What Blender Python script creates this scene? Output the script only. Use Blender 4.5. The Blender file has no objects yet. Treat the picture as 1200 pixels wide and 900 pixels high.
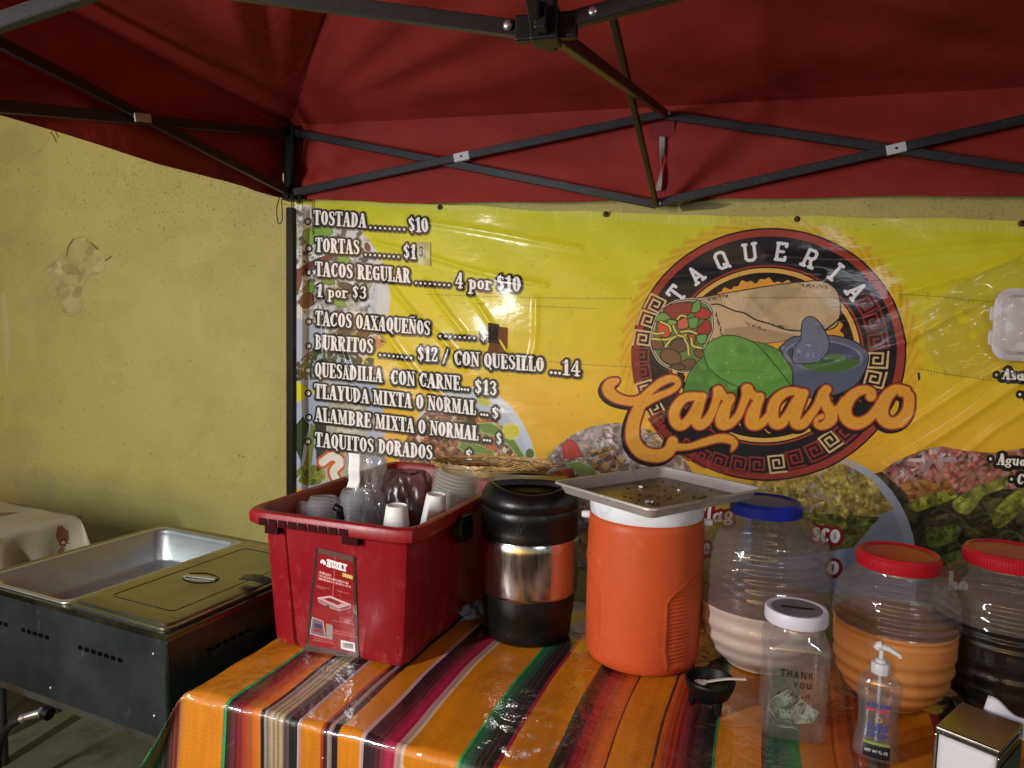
import bpy, math, random
import numpy as np
from mathutils import Vector, Matrix
random.seed(7)
RNG = np.random.default_rng(11)
S = bpy.context.scene
COL = S.collection

# ------------------------------------------------------------------ camera
H = 1.52
YAW, PITCH, ROLL, FPX = math.radians(14), math.radians(4.3), math.radians(1.3), 840.0
_R = np.array([math.cos(YAW), math.sin(YAW), 0])
_F0 = np.array([-math.sin(YAW), math.cos(YAW), 0])
_Z = np.array([0, 0, 1.0])
_F = _F0*math.cos(PITCH) - _Z*math.sin(PITCH)
_U = _F0*math.sin(PITCH) + _Z*math.cos(PITCH)
_CX = math.cos(ROLL)*_R + math.sin(ROLL)*_U
_CY = -math.sin(ROLL)*_R + math.cos(ROLL)*_U
cam = bpy.data.cameras.new('camera')
camo = bpy.data.objects.new('camera', cam)
COL.objects.link(camo)
camo.matrix_world = Matrix([[_CX[i], _CY[i], -_F[i], (0, 0, H)[i]] for i in range(3)] + [[0, 0, 0, 1]])
cam.sensor_width = 36
cam.lens = FPX/1200*36
cam.clip_start = 0.02
cam.clip_end = 300
S.camera = camo

# ------------------------------------------------------------------ world (after dusk) and the stall's two lamps plus an added fill
w = bpy.data.worlds.new('World')
S.world = w
w.use_nodes = True
nt = w.node_tree
bg = nt.nodes['Background']
sky = nt.nodes.new('ShaderNodeTexSky')
sky.sky_type = 'NISHITA'
sky.sun_disc = False
sky.sun_elevation = math.radians(6)
sky.sun_rotation = math.radians(200)
nt.links.new(sky.outputs[0], bg.inputs[0])
bg.inputs[1].default_value = 0.09
S.view_settings.view_transform = 'Standard'
S.view_settings.look = 'None'
S.view_settings.exposure = 0
S.view_settings.gamma = 1
S.view_settings.use_curve_mapping = False
S.cycles.max_bounces = 10
S.cycles.transparent_max_bounces = 16
S.cycles.caustics_reflective = False
S.cycles.caustics_refractive = False


def area_lamp(name, loc, target, sx, sy, power, color):
    l = bpy.data.lights.new(name, 'AREA')
    l.shape = 'RECTANGLE'
    l.size = sx
    l.size_y = sy
    l.energy = power
    l.color = color
    o = bpy.data.objects.new(name, l)
    COL.objects.link(o)
    o.location = loc
    o.rotation_euler = (Vector(target)-Vector(loc)).to_track_quat('-Z', 'Y').to_euler()
    return o


LA = Vector((-1.72, -0.32, 1.62))
LB = Vector((1.2, -0.35, 1.95))
area_lamp('tube_light', LA, (-0.35, 2.3, 1.75), 0.05, 0.6, 49, (0.97, 0.985, 1.0))
area_lamp('strip_light', LB, (0.2, 2.6, 1.3), 0.6, 0.022, 8, (0.80, 0.88, 1.0))
area_lamp('fill_light', (-2.3, -0.6, 1.25), (-0.5, 2.3, 2.0), 0.40, 0.08, 8, (0.95, 0.96, 1.0))  # added fill, brightens the canopy underside from the left


# ------------------------------------------------------------------ pixel -> point in the place
def ray(px, py):
    return _CX*(px-600)/FPX + _CY*(450-py)/FPX + _F


def onz(px, py, z):
    d = ray(px, py)
    return np.array([0, 0, H]) + d*(z-H)/d[2]


def ony(px, py, y):
    d = ray(px, py)
    return np.array([0, 0, H]) + d*y/d[1]


def onx(px, py, x):
    d = ray(px, py)
    return np.array([0, 0, H]) + d*x/d[0]


# ------------------------------------------------------------------ object helpers
def obj(name, data, parent=None, loc=None, rz=None):
    o = bpy.data.objects.new(name, data)
    COL.objects.link(o)
    if parent is not None:
        o.parent = parent
    if loc is not None:
        o.location = loc
    if rz is not None:
        o.rotation_euler[2] = rz
    return o


def tag(o, label=None, cat=None, group=None, kind=None):
    for k, v in (('label', label), ('category', cat), ('group', group), ('kind', kind)):
        if v:
            o[k] = v
    return o


def thing(name, label, cat, loc=(0, 0, 0), rz=0, group=None):
    o = obj(name, None, None, loc, rz)
    o.empty_display_size = 0.05
    return tag(o, label, cat, group)


class MB:
    """collects geometry; build() links it as one mesh object"""
    def __init__(s):
        s.v, s.f, s.uv = [], [], None

    def add(s, vs, fs):
        n = len(s.v)
        s.v += [tuple(map(float, p)) for p in vs]
        s.f += [tuple(i+n for i in f) for f in fs]
        return s

    def box(s, c, d, rot=None, top=None):
        hx, hy, hz = d[0]/2, d[1]/2, d[2]/2
        t = top or (1, 1)
        P = [(-hx, -hy, -hz), (hx, -hy, -hz), (hx, hy, -hz), (-hx, hy, -hz),
             (-hx*t[0], -hy*t[1], hz), (hx*t[0], -hy*t[1], hz), (hx*t[0], hy*t[1], hz), (-hx*t[0], hy*t[1], hz)]
        M = rot if rot is not None else Matrix.Identity(3)
        P = [tuple(M @ Vector(p) + Vector(c)) for p in P]
        return s.add(P, [(0, 3, 2, 1), (4, 5, 6, 7), (0, 1, 5, 4), (1, 2, 6, 5), (2, 3, 7, 6), (3, 0, 4, 7)])

    def bar(s, a, b, wd, th, up=(0, 0, 1), bev=0.0):
        """rectangular tube between two points: wd across, th along 'up'"""
        a, b = Vector(a), Vector(b)
        d = (b-a).normalized()
        u = Vector(up)
        r = d.cross(u).normalized()
        u = r.cross(d).normalized()
        x, y = wd/2, th/2
        if bev:
            q = bev
            ring = [(-x+q, -y), (x-q, -y), (x, -y+q), (x, y-q), (x-q, y), (-x+q, y), (-x, y-q), (-x, -y+q)]
        else:
            ring = [(-x, -y), (x, -y), (x, y), (-x, y)]
        n = len(ring)
        P = [tuple(p + r*c[0] + u*c[1]) for p in (a, b) for c in ring]
        F = [(i, (i+1) % n, n+(i+1) % n, n+i) for i in range(n)] + [tuple(range(n-1, -1, -1)), tuple(range(n, 2*n))]
        return s.add(P, F)

    def tube(s, pts, r, n=10, cap=True):
        pts = [Vector(p) for p in pts]
        rs = r if hasattr(r, '__len__') else [r]*len(pts)
        P, F = [], []
        prev = None
        for i, p in enumerate(pts):
            d = (pts[min(i+1, len(pts)-1)] - pts[max(i-1, 0)]).normalized()
            a = prev if prev else (Vector((0, 0, 1)) if abs(d.z) < .9 else Vector((1, 0, 0)))
            x = (a - d*a.dot(d)).normalized()
            prev = x
            y = d.cross(x)
            for k in range(n):
                t = 2*math.pi*k/n
                P.append(tuple(p + (x*math.cos(t)+y*math.sin(t))*rs[i]))
        for i in range(len(pts)-1):
            for k in range(n):
                F.append((i*n+k, i*n+(k+1) % n, (i+1)*n+(k+1) % n, (i+1)*n+k))
        if cap:
            F.append(tuple(range(n-1, -1, -1)))
            F.append(tuple(range((len(pts)-1)*n, len(pts)*n)))
        return s.add(P, F)

    def lathe(s, prof, n=64, fn=None, capb=True, capt=True, closed=False):
        P, F = [], []
        for (r, z) in prof:
            for k in range(n):
                t = 2*math.pi*k/n
                rr, zz = (fn(r, z, t) if fn else (r, z))
                P.append((rr*math.cos(t), rr*math.sin(t), zz))
        m = len(prof)
        for i in range(m-1):
            for k in range(n):
                F.append((i*n+k, i*n+(k+1) % n, (i+1)*n+(k+1) % n, (i+1)*n+k))
        if capb:
            F.append(tuple(range(n-1, -1, -1)))
        if capt:
            F.append(tuple(range((m-1)*n, m*n)))
        return s.add(P, F)

    def loft(s, rings, capb=True, capt=True):
        n = len(rings[0])
        P = [p for r in rings for p in r]
        F = []
        for i in range(len(rings)-1):
            for k in range(n):
                F.append((i*n+k, i*n+(k+1) % n, (i+1)*n+(k+1) % n, (i+1)*n+k))
        if capb:
            F.append(tuple(range(n-1, -1, -1)))
        if capt:
            F.append(tuple(range((len(rings)-1)*n, len(rings)*n)))
        return s.add(P, F)

    def grid(s, nu, nv, fn, uvfn=None):
        P = [fn(i/nu, j/nv) for j in range(nv+1) for i in range(nu+1)]
        F = [(j*(nu+1)+i, j*(nu+1)+i+1, (j+1)*(nu+1)+i+1, (j+1)*(nu+1)+i) for j in range(nv) for i in range(nu)]
        if uvfn:
            s.uv = (s.uv or []) + [uvfn(i/nu, j/nv) for j in range(nv+1) for i in range(nu+1)]
        return s.add(P, F)

    def build(s, name, mat, parent=None, loc=None, rz=None, smooth=None, bevel=0, solid=0, bseg=2):
        me = bpy.data.meshes.new(name)
        me.from_pydata(s.v, [], s.f)
        if s.uv:
            ul = me.uv_layers.new(name='UVMap')
            idx = np.empty(len(me.loops), dtype=np.int32)
            me.loops.foreach_get('vertex_index', idx)
            ul.data.foreach_set('uv', np.array(s.uv, dtype=np.float32)[idx].ravel())
        me.materials.append(mat)
        o = obj(name, me, parent, loc, rz)
        if smooth is not None:
            me.polygons.foreach_set('use_smooth', [True]*len(me.polygons))
            if smooth < 180:
                me.set_sharp_from_angle(angle=math.radians(smooth))
        if solid:
            m = o.modifiers.new('solid', 'SOLIDIFY')
            m.thickness = solid
            m.offset = 0
        if bevel:
            m = o.modifiers.new('bevel', 'BEVEL')
            m.width = bevel
            m.segments = bseg
            m.limit_method = 'ANGLE'
            m.angle_limit = math.radians(35)
            m.harden_normals = False
        return o


def copy_tree(o, parent=None):
    c = o.copy()
    COL.objects.link(c)
    c.parent = parent
    for ch in list(o.children):
        copy_tree(ch, c)
    return c


def rrect(w, d, r, z, n=5, cx=0, cy=0):
    P = []
    for (sx, sy, a0) in ((1, 1, 0), (-1, 1, 90), (-1, -1, 180), (1, -1, 270)):
        for k in range(n+1):
            t = math.radians(a0+90*k/n)
            P.append((cx+sx*(w/2-r)+r*math.cos(t), cy+sy*(d/2-r)+r*math.sin(t), z))
    return P


# ------------------------------------------------------------------ materials
def s2l(c):
    c = c/255.0
    return c/12.92 if c < 0.04045 else ((c+0.055)/1.055)**2.4


def rgb(r, g, b):
    return (s2l(r), s2l(g), s2l(b), 1)


def mat(name, col, rough=0.5, metal=0, spec=0.5, var=0.0, vscale=8, bump=0, bscale=60, coat=0, sss=0,
        trans=0, rvar=0, dirt=None, dscale=3, alpha=1, emit=None, aniso=0, stretch=None, dirt_lo=.52, dirt_hi=.7):
    m = bpy.data.materials.new(name)
    m.use_nodes = True
    N, L = m.node_tree.nodes, m.node_tree.links
    p = N['Principled BSDF']
    p.inputs['Roughness'].default_value = rough
    p.inputs['Metallic'].default_value = metal
    p.inputs['Specular IOR Level'].default_value = spec
    p.inputs['Coat Weight'].default_value = coat
    p.inputs['Coat Roughness'].default_value = 0.12
    p.inputs['Transmission Weight'].default_value = trans
    p.inputs['Alpha'].default_value = alpha
    p.inputs['Anisotropic'].default_value = aniso
    if sss:
        p.inputs['Subsurface Weight'].default_value = sss
        p.inputs['Subsurface Radius'].default_value = (0.03, 0.02, 0.01)
    if emit:
        p.inputs['Emission Color'].default_value = emit[0]
        p.inputs['Emission Strength'].default_value = emit[1]
    tc = N.new('ShaderNodeTexCoord')
    mp = N.new('ShaderNodeMapping')
    L.new(tc.outputs['Object'], mp.inputs[0])
    if stretch:
        mp.inputs['Scale'].default_value = stretch

    def noise(sc, det=5, ro=0.6):
        n = N.new('ShaderNodeTexNoise')
        n.inputs['Scale'].default_value = sc
        n.inputs['Detail'].default_value = det
        n.inputs['Roughness'].default_value = ro
        L.new(mp.outputs[0], n.inputs['Vector'])
        return n
    c = None
    if var:
        n = noise(vscale)
        r = N.new('ShaderNodeMapRange')
        r.inputs[1].default_value = 0.3
        r.inputs[2].default_value = 0.7
        r.inputs[3].default_value = 1-var
        r.inputs[4].default_value = 1+var
        L.new(n.outputs['Fac'], r.inputs[0])
        mx = N.new('ShaderNodeVectorMath')
        mx.operation = 'SCALE'
        mx.inputs[0].default_value = col[:3]
        L.new(r.outputs[0], mx.inputs['Scale'])
        c = mx.outputs[0]
    if dirt:
        n = noise(dscale, 8, 0.68)
        r = N.new('ShaderNodeMapRange')
        r.inputs[1].default_value = dirt_lo
        r.inputs[2].default_value = dirt_hi
        L.new(n.outputs['Fac'], r.inputs[0])
        mx = N.new('ShaderNodeMix')
        mx.data_type = 'RGBA'
        L.new(r.outputs[0], mx.inputs['Factor'])
        if c:
            L.new(c, mx.inputs['A'])
        else:
            mx.inputs['A'].default_value = col
        mx.inputs['B'].default_value = dirt
        c = mx.outputs['Result']
    if c:
        L.new(c, p.inputs['Base Color'])
    else:
        p.inputs['Base Color'].default_value = col
    if rvar:
        n = noise(vscale*1.7, 6)
        r = N.new('ShaderNodeMapRange')
        r.inputs[1].default_value = 0.3
        r.inputs[2].default_value = 0.7
        r.inputs[3].default_value = max(0.02, rough-rvar)
        r.inputs[4].default_value = min(1, rough+rvar)
        L.new(n.outputs['Fac'], r.inputs[0])
        L.new(r.outputs[0], p.inputs['Roughness'])
    if bump:
        n = noise(bscale, 4)
        b = N.new('ShaderNodeBump')
        b.inputs['Strength'].default_value = 1
        b.inputs['Distance'].default_value = bump
        L.new(n.outputs['Fac'], b.inputs['Height'])
        L.new(b.outputs[0], p.inputs['Normal'])
    return m


def img_mat(name, img, rough=0.4, spec=0.5, coat=0, bump=0, bscale=40, himg=None, hdist=0.002, rvar=0, vscale=10,
            crough=0.1, bstretch=None, var=0):
    m = mat(name, (1, 1, 1, 1), rough, 0, spec, coat=coat, rvar=rvar, vscale=vscale)
    N, L = m.node_tree.nodes, m.node_tree.links
    p = N['Principled BSDF']
    p.inputs['Coat Roughness'].default_value = crough
    t = N.new('ShaderNodeTexImage')
    t.image = img
    t.extension = 'EXTEND'
    uv = N.new('ShaderNodeTexCoord')
    L.new(uv.outputs['UV'], t.inputs[0])
    if var:
        n = N.new('ShaderNodeTexNoise')
        n.inputs['Scale'].default_value = 5
        n.inputs['Detail'].default_value = 8
        L.new(uv.outputs['Object'], n.inputs['Vector'])
        r = N.new('ShaderNodeMapRange')
        r.inputs[1].default_value = .3
        r.inputs[2].default_value = .7
        r.inputs[3].default_value = 1-var
        r.inputs[4].default_value = 1+var
        L.new(n.outputs['Fac'], r.inputs[0])
        mx = N.new('ShaderNodeVectorMath')
        mx.operation = 'SCALE'
        L.new(t.outputs[0], mx.inputs[0])
        L.new(r.outputs[0], mx.inputs['Scale'])
        L.new(mx.outputs[0], p.inputs['Base Color'])
    else:
        L.new(t.outputs[0], p.inputs['Base Color'])
    last = None
    if himg:
        t2 = N.new('ShaderNodeTexImage')
        t2.image = himg
        t2.extension = 'EXTEND'
        L.new(uv.outputs['UV'], t2.inputs[0])
        b = N.new('ShaderNodeBump')
        b.inputs['Distance'].default_value = hdist
        L.new(t2.outputs[0], b.inputs['Height'])
        last = b.outputs[0]
    if bump:
        n = N.new('ShaderNodeTexNoise')
        n.inputs['Scale'].default_value = bscale
        n.inputs['Detail'].default_value = 4
        if bstretch:
            mp = N.new('ShaderNodeMapping')
            mp.inputs['Scale'].default_value = bstretch
            L.new(uv.outputs['Object'], mp.inputs[0])
            L.new(mp.outputs[0], n.inputs['Vector'])
        else:
            L.new(uv.outputs['Object'], n.inputs['Vector'])
        b = N.new('ShaderNodeBump')
        b.inputs['Distance'].default_value = bump
        L.new(n.outputs['Fac'], b.inputs['Height'])
        if last:
            L.new(last, b.inputs['Normal'])
        last = b.outputs[0]
    if last:
        L.new(last, p.inputs['Normal'])
        L.new(last, p.inputs['Coat Normal'])
    return m


def film_mat(name, tint=(0.9, 0.92, 0.93), haze=0.08, rough=0.08, bump=0, bscale=30, gloss=1.0, hcol=(0.8, 0.8, 0.82, 1),
             bstretch=None, f0=0.045, edge=None):
    """thin clear plastic: straight-through light, fresnel gloss, a little milky haze"""
    m = bpy.data.materials.new(name)
    m.use_nodes = True
    N, L = m.node_tree.nodes, m.node_tree.links
    N.remove(N['Principled BSDF'])
    out = N['Material Output']
    tr = N.new('ShaderNodeBsdfTransparent')
    tr.inputs[0].default_value = (*tint, 1)
    gl = N.new('ShaderNodeBsdfGlossy')
    gl.inputs['Roughness'].default_value = rough
    gl.inputs['Color'].default_value = (gloss, gloss, gloss, 1)
    df = N.new('ShaderNodeBsdfDiffuse')
    df.inputs[0].default_value = hcol
    lw = N.new('ShaderNodeLayerWeight')
    lw.inputs[0].default_value = 0.12
    mr = N.new('ShaderNodeMapRange')
    mr.inputs[3].default_value = f0
    mr.inputs[4].default_value = 0.75
    L.new(lw.outputs['Facing'], mr.inputs[0])
    pw = N.new('ShaderNodeMath')
    pw.operation = 'POWER'
    pw.inputs[1].default_value = 2.5
    L.new(lw.outputs['Facing'], pw.inputs[0])
    L.new(pw.outputs[0], mr.inputs[0])
    hz = N.new('ShaderNodeMath')
    hz.operation = 'MULTIPLY_ADD'
    hz.inputs[1].default_value = haze*2.2 if edge is None else edge
    hz.inputs[2].default_value = haze
    L.new(pw.outputs[0], hz.inputs[0])
    m1 = N.new('ShaderNodeMixShader')
    L.new(hz.outputs[0], m1.inputs[0])
    L.new(tr.outputs[0], m1.inputs[1])
    L.new(df.outputs[0], m1.inputs[2])
    m2 = N.new('ShaderNodeMixShader')
    L.new(mr.outputs[0], m2.inputs[0])
    L.new(m1.outputs[0], m2.inputs[1])
    L.new(gl.outputs[0], m2.inputs[2])
    L.new(m2.outputs[0], out.inputs[0])
    if bump:
        tc = N.new('ShaderNodeTexCoord')
        n = N.new('ShaderNodeTexNoise')
        n.inputs['Scale'].default_value = bscale
        n.inputs['Detail'].default_value = 4
        if bstretch:
            mp = N.new('ShaderNodeMapping')
            mp.inputs['Scale'].default_value = bstretch
            L.new(tc.outputs['Object'], mp.inputs[0])
            L.new(mp.outputs[0], n.inputs['Vector'])
        else:
            L.new(tc.outputs['Object'], n.inputs['Vector'])
        b = N.new('ShaderNodeBump')
        b.inputs['Distance'].default_value = bump
        L.new(n.outputs['Fac'], b.inputs['Height'])
        L.new(b.outputs[0], gl.inputs['Normal'])
        L.new(b.outputs[0], df.inputs['Normal'])
    return m


# ------------------------------------------------------------------ small raster painter (prints and labels)
def ell(cx, cy, rx, ry, rot=0, n=40):
    t = np.linspace(0, 2*np.pi, n, endpoint=False)
    c, s = math.cos(rot), math.sin(rot)
    x, y = rx*np.cos(t), ry*np.sin(t)
    return [(cx+a*c-b*s, cy+a*s+b*c) for a, b in zip(x, y)]


def smooth_path(pts, n=6):
    """Catmull-Rom through points of any dimension"""
    P = np.array(pts, float)
    P = np.vstack([2*P[0]-P[1], P, 2*P[-1]-P[-2]])
    out = []
    for i in range(1, len(P)-2):
        for k in range(n):
            t = k/n
            out.append(0.5*((2*P[i]) + (-P[i-1]+P[i+1])*t + (2*P[i-1]-5*P[i]+4*P[i+1]-P[i+2])*t*t
                            + (-P[i-1]+3*P[i]-3*P[i+1]+P[i+2])*t**3))
    out.append(P[-2])
    return np.array(out)


def vnoise(h, w, cell, seed=0):
    r = np.random.default_rng(seed)
    gh, gw = int(h/cell)+3, int(w/cell)+3
    g = r.random((gh, gw)).astype(np.float32)
    y = np.arange(h)/cell
    x = np.arange(w)/cell
    yi, xi = y.astype(int), x.astype(int)
    fy, fx = (y-yi)[:, None], (x-xi)[None, :]
    fy = fy*fy*(3-2*fy)
    fx = fx*fx*(3-2*fx)
    a = g[yi][:, xi]
    b = g[yi][:, xi+1]
    c = g[yi+1][:, xi]
    d = g[yi+1][:, xi+1]
    return (a*(1-fx)+b*fx)*(1-fy)+(c*(1-fx)+d*fx)*fy


def fnoise(h, w, cell, seed=0, oct=4):
    o = 0
    a = 1
    t = 0
    for k in range(oct):
        o = o + a*vnoise(h, w, max(1.2, cell/2**k), seed+k)
        t += a
        a *= .55
    return o/t


class Ras:
    def __init__(s, w, h, T=None, sc=1.0, bgc=(255, 255, 255)):
        s.w, s.h = w, h
        s.a = np.ones((h, w, 3), np.float32)*np.array(bgc, np.float32)/255
        s.T = T or (lambda x, y: (x, y))
        s.sc = sc          # local pixels per drawing unit
        s.clip = None

    def tp(s, pts):
        return np.array([s.T(p[0], p[1]) for p in pts], float)

    def win(s, P, m):
        x0 = max(0, int(P[:, 0].min()-m))
        x1 = min(s.w, int(P[:, 0].max()+m)+2)
        y0 = max(0, int(P[:, 1].min()-m))
        y1 = min(s.h, int(P[:, 1].max()+m)+2)
        if x1 <= x0 or y1 <= y0:
            return None
        return x0, x1, y0, y1

    def paint(s, W, mask, col):
        x0, x1, y0, y1 = W
        if s.clip is not None:
            mask = mask*s.clip[y0:y1, x0:x1]
        c = np.array(col, np.float32)
        if c.ndim == 1:
            c = c/255
        s.a[y0:y1, x0:x1] = s.a[y0:y1, x0:x1]*(1-mask[..., None]) + c*mask[..., None]

    def _poly(s, P, W):
        x0, x1, y0, y1 = W
        X = np.arange(x0, x1)[None, :]+.5
        Y = np.arange(y0, y1)[:, None]+.5
        ins = np.zeros((y1-y0, x1-x0), bool)
        d = np.full((y1-y0, x1-x0), 1e9, np.float32)
        n = len(P)
        for i in range(n):
            ax, ay = P[i]
            bx, by = P[(i+1) % n]
            if ay != by:
                c = (ay > Y) != (by > Y)
                xx = (bx-ax)*(Y-ay)/(by-ay)+ax
                ins ^= c & (X < xx)
            dx, dy = bx-ax, by-ay
            L2 = dx*dx+dy*dy+1e-9
            t = np.clip(((X-ax)*dx+(Y-ay)*dy)/L2, 0, 1)
            d = np.minimum(d, (X-ax-t*dx)**2+(Y-ay-t*dy)**2)
        d = np.sqrt(d)
        return np.where(ins, -d, d)

    def poly(s, pts, col, line=None, lw=1.0, alpha=1, grow=0):
        P = s.tp(pts)
        W = s.win(P, 3+(lw+grow)*s.sc)
        if not W:
            return
        d = s._poly(P, W)
        if col is not None:
            s.paint(W, np.clip(.5-(d-grow*s.sc), 0, 1)*alpha, col)
        if line is not None:
            s.paint(W, np.clip(.5-(np.abs(d)-lw*s.sc*.5), 0, 1)*alpha, line)

    def mask(s, pts, soft=1):
        P = s.tp(pts)
        W = (0, s.w, 0, s.h)
        W = s.win(P, 4)
        m = np.zeros((s.h, s.w), np.float32)
        d = s._poly(P, W)
        m[W[2]:W[3], W[0]:W[1]] = np.clip(.5-d/soft, 0, 1)
        return m

    def _stroke(s, P, R, W):
        x0, x1, y0, y1 = W
        X = np.arange(x0, x1)[None, :]+.5
        Y = np.arange(y0, y1)[:, None]+.5
        d = np.full((y1-y0, x1-x0), 1e9, np.float32)
        for i in range(len(P)-1):
            ax, ay = P[i]
            bx, by = P[i+1]
            dx, dy = bx-ax, by-ay
            L2 = dx*dx+dy*dy+1e-9
            t = np.clip(((X-ax)*dx+(Y-ay)*dy)/L2, 0, 1)
            d = np.minimum(d, np.sqrt((X-ax-t*dx)**2+(Y-ay-t*dy)**2)-(R[i]+(R[i+1]-R[i])*t))
        return d

    def strokes(s, items, layers):
        """items: list of (pts, radii); layers: list of (grow, colour, alpha, offset)"""
        for (g, col, al, off) in layers:
            mm = np.zeros((s.h, s.w), np.float32) if len(items) > 1 else None
            allW = None
            for pts, r in items:
                P = s.tp([(p[0]+off[0], p[1]+off[1]) for p in pts])
                rr = np.array(r if hasattr(r, '__len__') else [r]*len(pts), float)*s.sc + g*s.sc
                W = s.win(P, rr.max()+2)
                if not W:
                    continue
                m = np.clip(.5-s._stroke(P, rr, W), 0, 1)
                if mm is None:
                    s.paint(W, m*al, col)
                else:
                    v = mm[W[2]:W[3], W[0]:W[1]]
                    np.maximum(v, m, out=v)
                    allW = W if allW is None else (min(allW[0], W[0]), max(allW[1], W[1]), min(allW[2], W[2]), max(allW[3], W[3]))
            if mm is not None and allW:
                s.paint(allW, mm[allW[2]:allW[3], allW[0]:allW[1]]*al, col)

    def line(s, pts, r, col, alpha=1):
        s.strokes([(pts, r)], [(0, col, alpha, (0, 0))])

    def clutter(s, poly, cols, n, r0, r1, alpha=.9, seed=1, stretch=2.0, line=None):
        """scattered irregular bits inside a polygon"""
        rg = random.Random(seed)
        old = s.clip
        m = s.mask(poly)
        s.clip = m if old is None else m*old
        xs = [p[0] for p in poly]
        ys = [p[1] for p in poly]
        for k in range(n):
            x = rg.uniform(min(xs), max(xs))
            y = rg.uniform(min(ys), max(ys))
            r = rg.uniform(r0, r1)
            a = rg.uniform(0, 3.14)
            st = rg.uniform(1, stretch)
            c = rg.choice(cols)
            f = rg.uniform(.72, 1.2)
            P = []
            m_ = 7
            for i in range(m_):
                t = 2*math.pi*i/m_
                q = r*rg.uniform(.65, 1.15)
                u, v = q*st*math.cos(t), q*math.sin(t)/st**.3
                P.append((x+u*math.cos(a)-v*math.sin(a), y+u*math.sin(a)+v*math.cos(a)))
            s.poly(P, [min(255, q*f) for q in c], line=line, lw=.5, alpha=alpha)
        s.clip = old

    def food(s, poly, cols, n, r0, r1, seed=1, stretch=2.4, soft=3):
        """printed food photo: three sizes of soft irregular bits plus fine mottling"""
        s.clutter(poly, cols, n, r0*1.3, r1*1.3, .75, seed, stretch)
        s.clutter(poly, cols, int(n*1.5), r0*.7, r1*.7, .6, seed+50, stretch)
        s.clutter(poly, [[min(255, q*1.35) for q in c] for c in cols[:2]]+[[q*.5 for q in c] for c in cols[:2]], int(n*2.2), r0*.25, r1*.32, .6, seed+90, 3)
        P = s.tp(poly)
        x0, x1, y0, y1 = s.win(P, 4)
        m = s.mask(poly, 6)[y0:y1, x0:x1, None]
        if s.clip is not None:
            m = m*s.clip[y0:y1, x0:x1, None]
        A = s.a[y0:y1, x0:x1].copy()
        Bl = A.copy()
        for k in range(soft):
            Bl[1:-1, 1:-1] = (Bl[:-2, 1:-1]+Bl[2:, 1:-1]+Bl[1:-1, :-2]+Bl[1:-1, 2:]+Bl[1:-1, 1:-1]*2)/6
        hh, ww = A.shape[:2]
        Bl = Bl*(.62+.76*fnoise(hh, ww, 22, seed+7, 5)[..., None])
        s.a[y0:y1, x0:x1] = A*(1-m)+Bl*m

    def image(s, name, noncolor=False):
        im = bpy.data.images.new(name, s.w, s.h, alpha=False, float_buffer=False)
        if noncolor:
            im.colorspace_settings.name = 'Non-Color'
        buf = np.ones((s.h, s.w, 4), np.float32)
        buf[..., :3] = np.clip(s.a[::-1], 0, 1)
        im.pixels.foreach_set(buf.ravel())
        im.update()
        im.pack()
        return im


# condensed slab letters, as thick and thin strokes; y up, height 1
K, k_, m_ = .100, .040, .06


def _arc(cx, cy, rx, ry, a0, a1, rt=k_, rs=K, n=14):
    P, R = [], []
    for i in range(n+1):
        a = math.radians(a0+(a1-a0)*i/n)
        P.append((cx+rx*math.cos(a), cy+ry*math.sin(a)))
        R.append(rt+(rs-rt)*abs(math.cos(a))**1.3)
    return (P, R)


def _l(r, *p):
    return (list(p), [r]*len(p))


def _ser(x, y, w=.1):
    return _l(k_, (x-w, y), (x+w, y))


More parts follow.
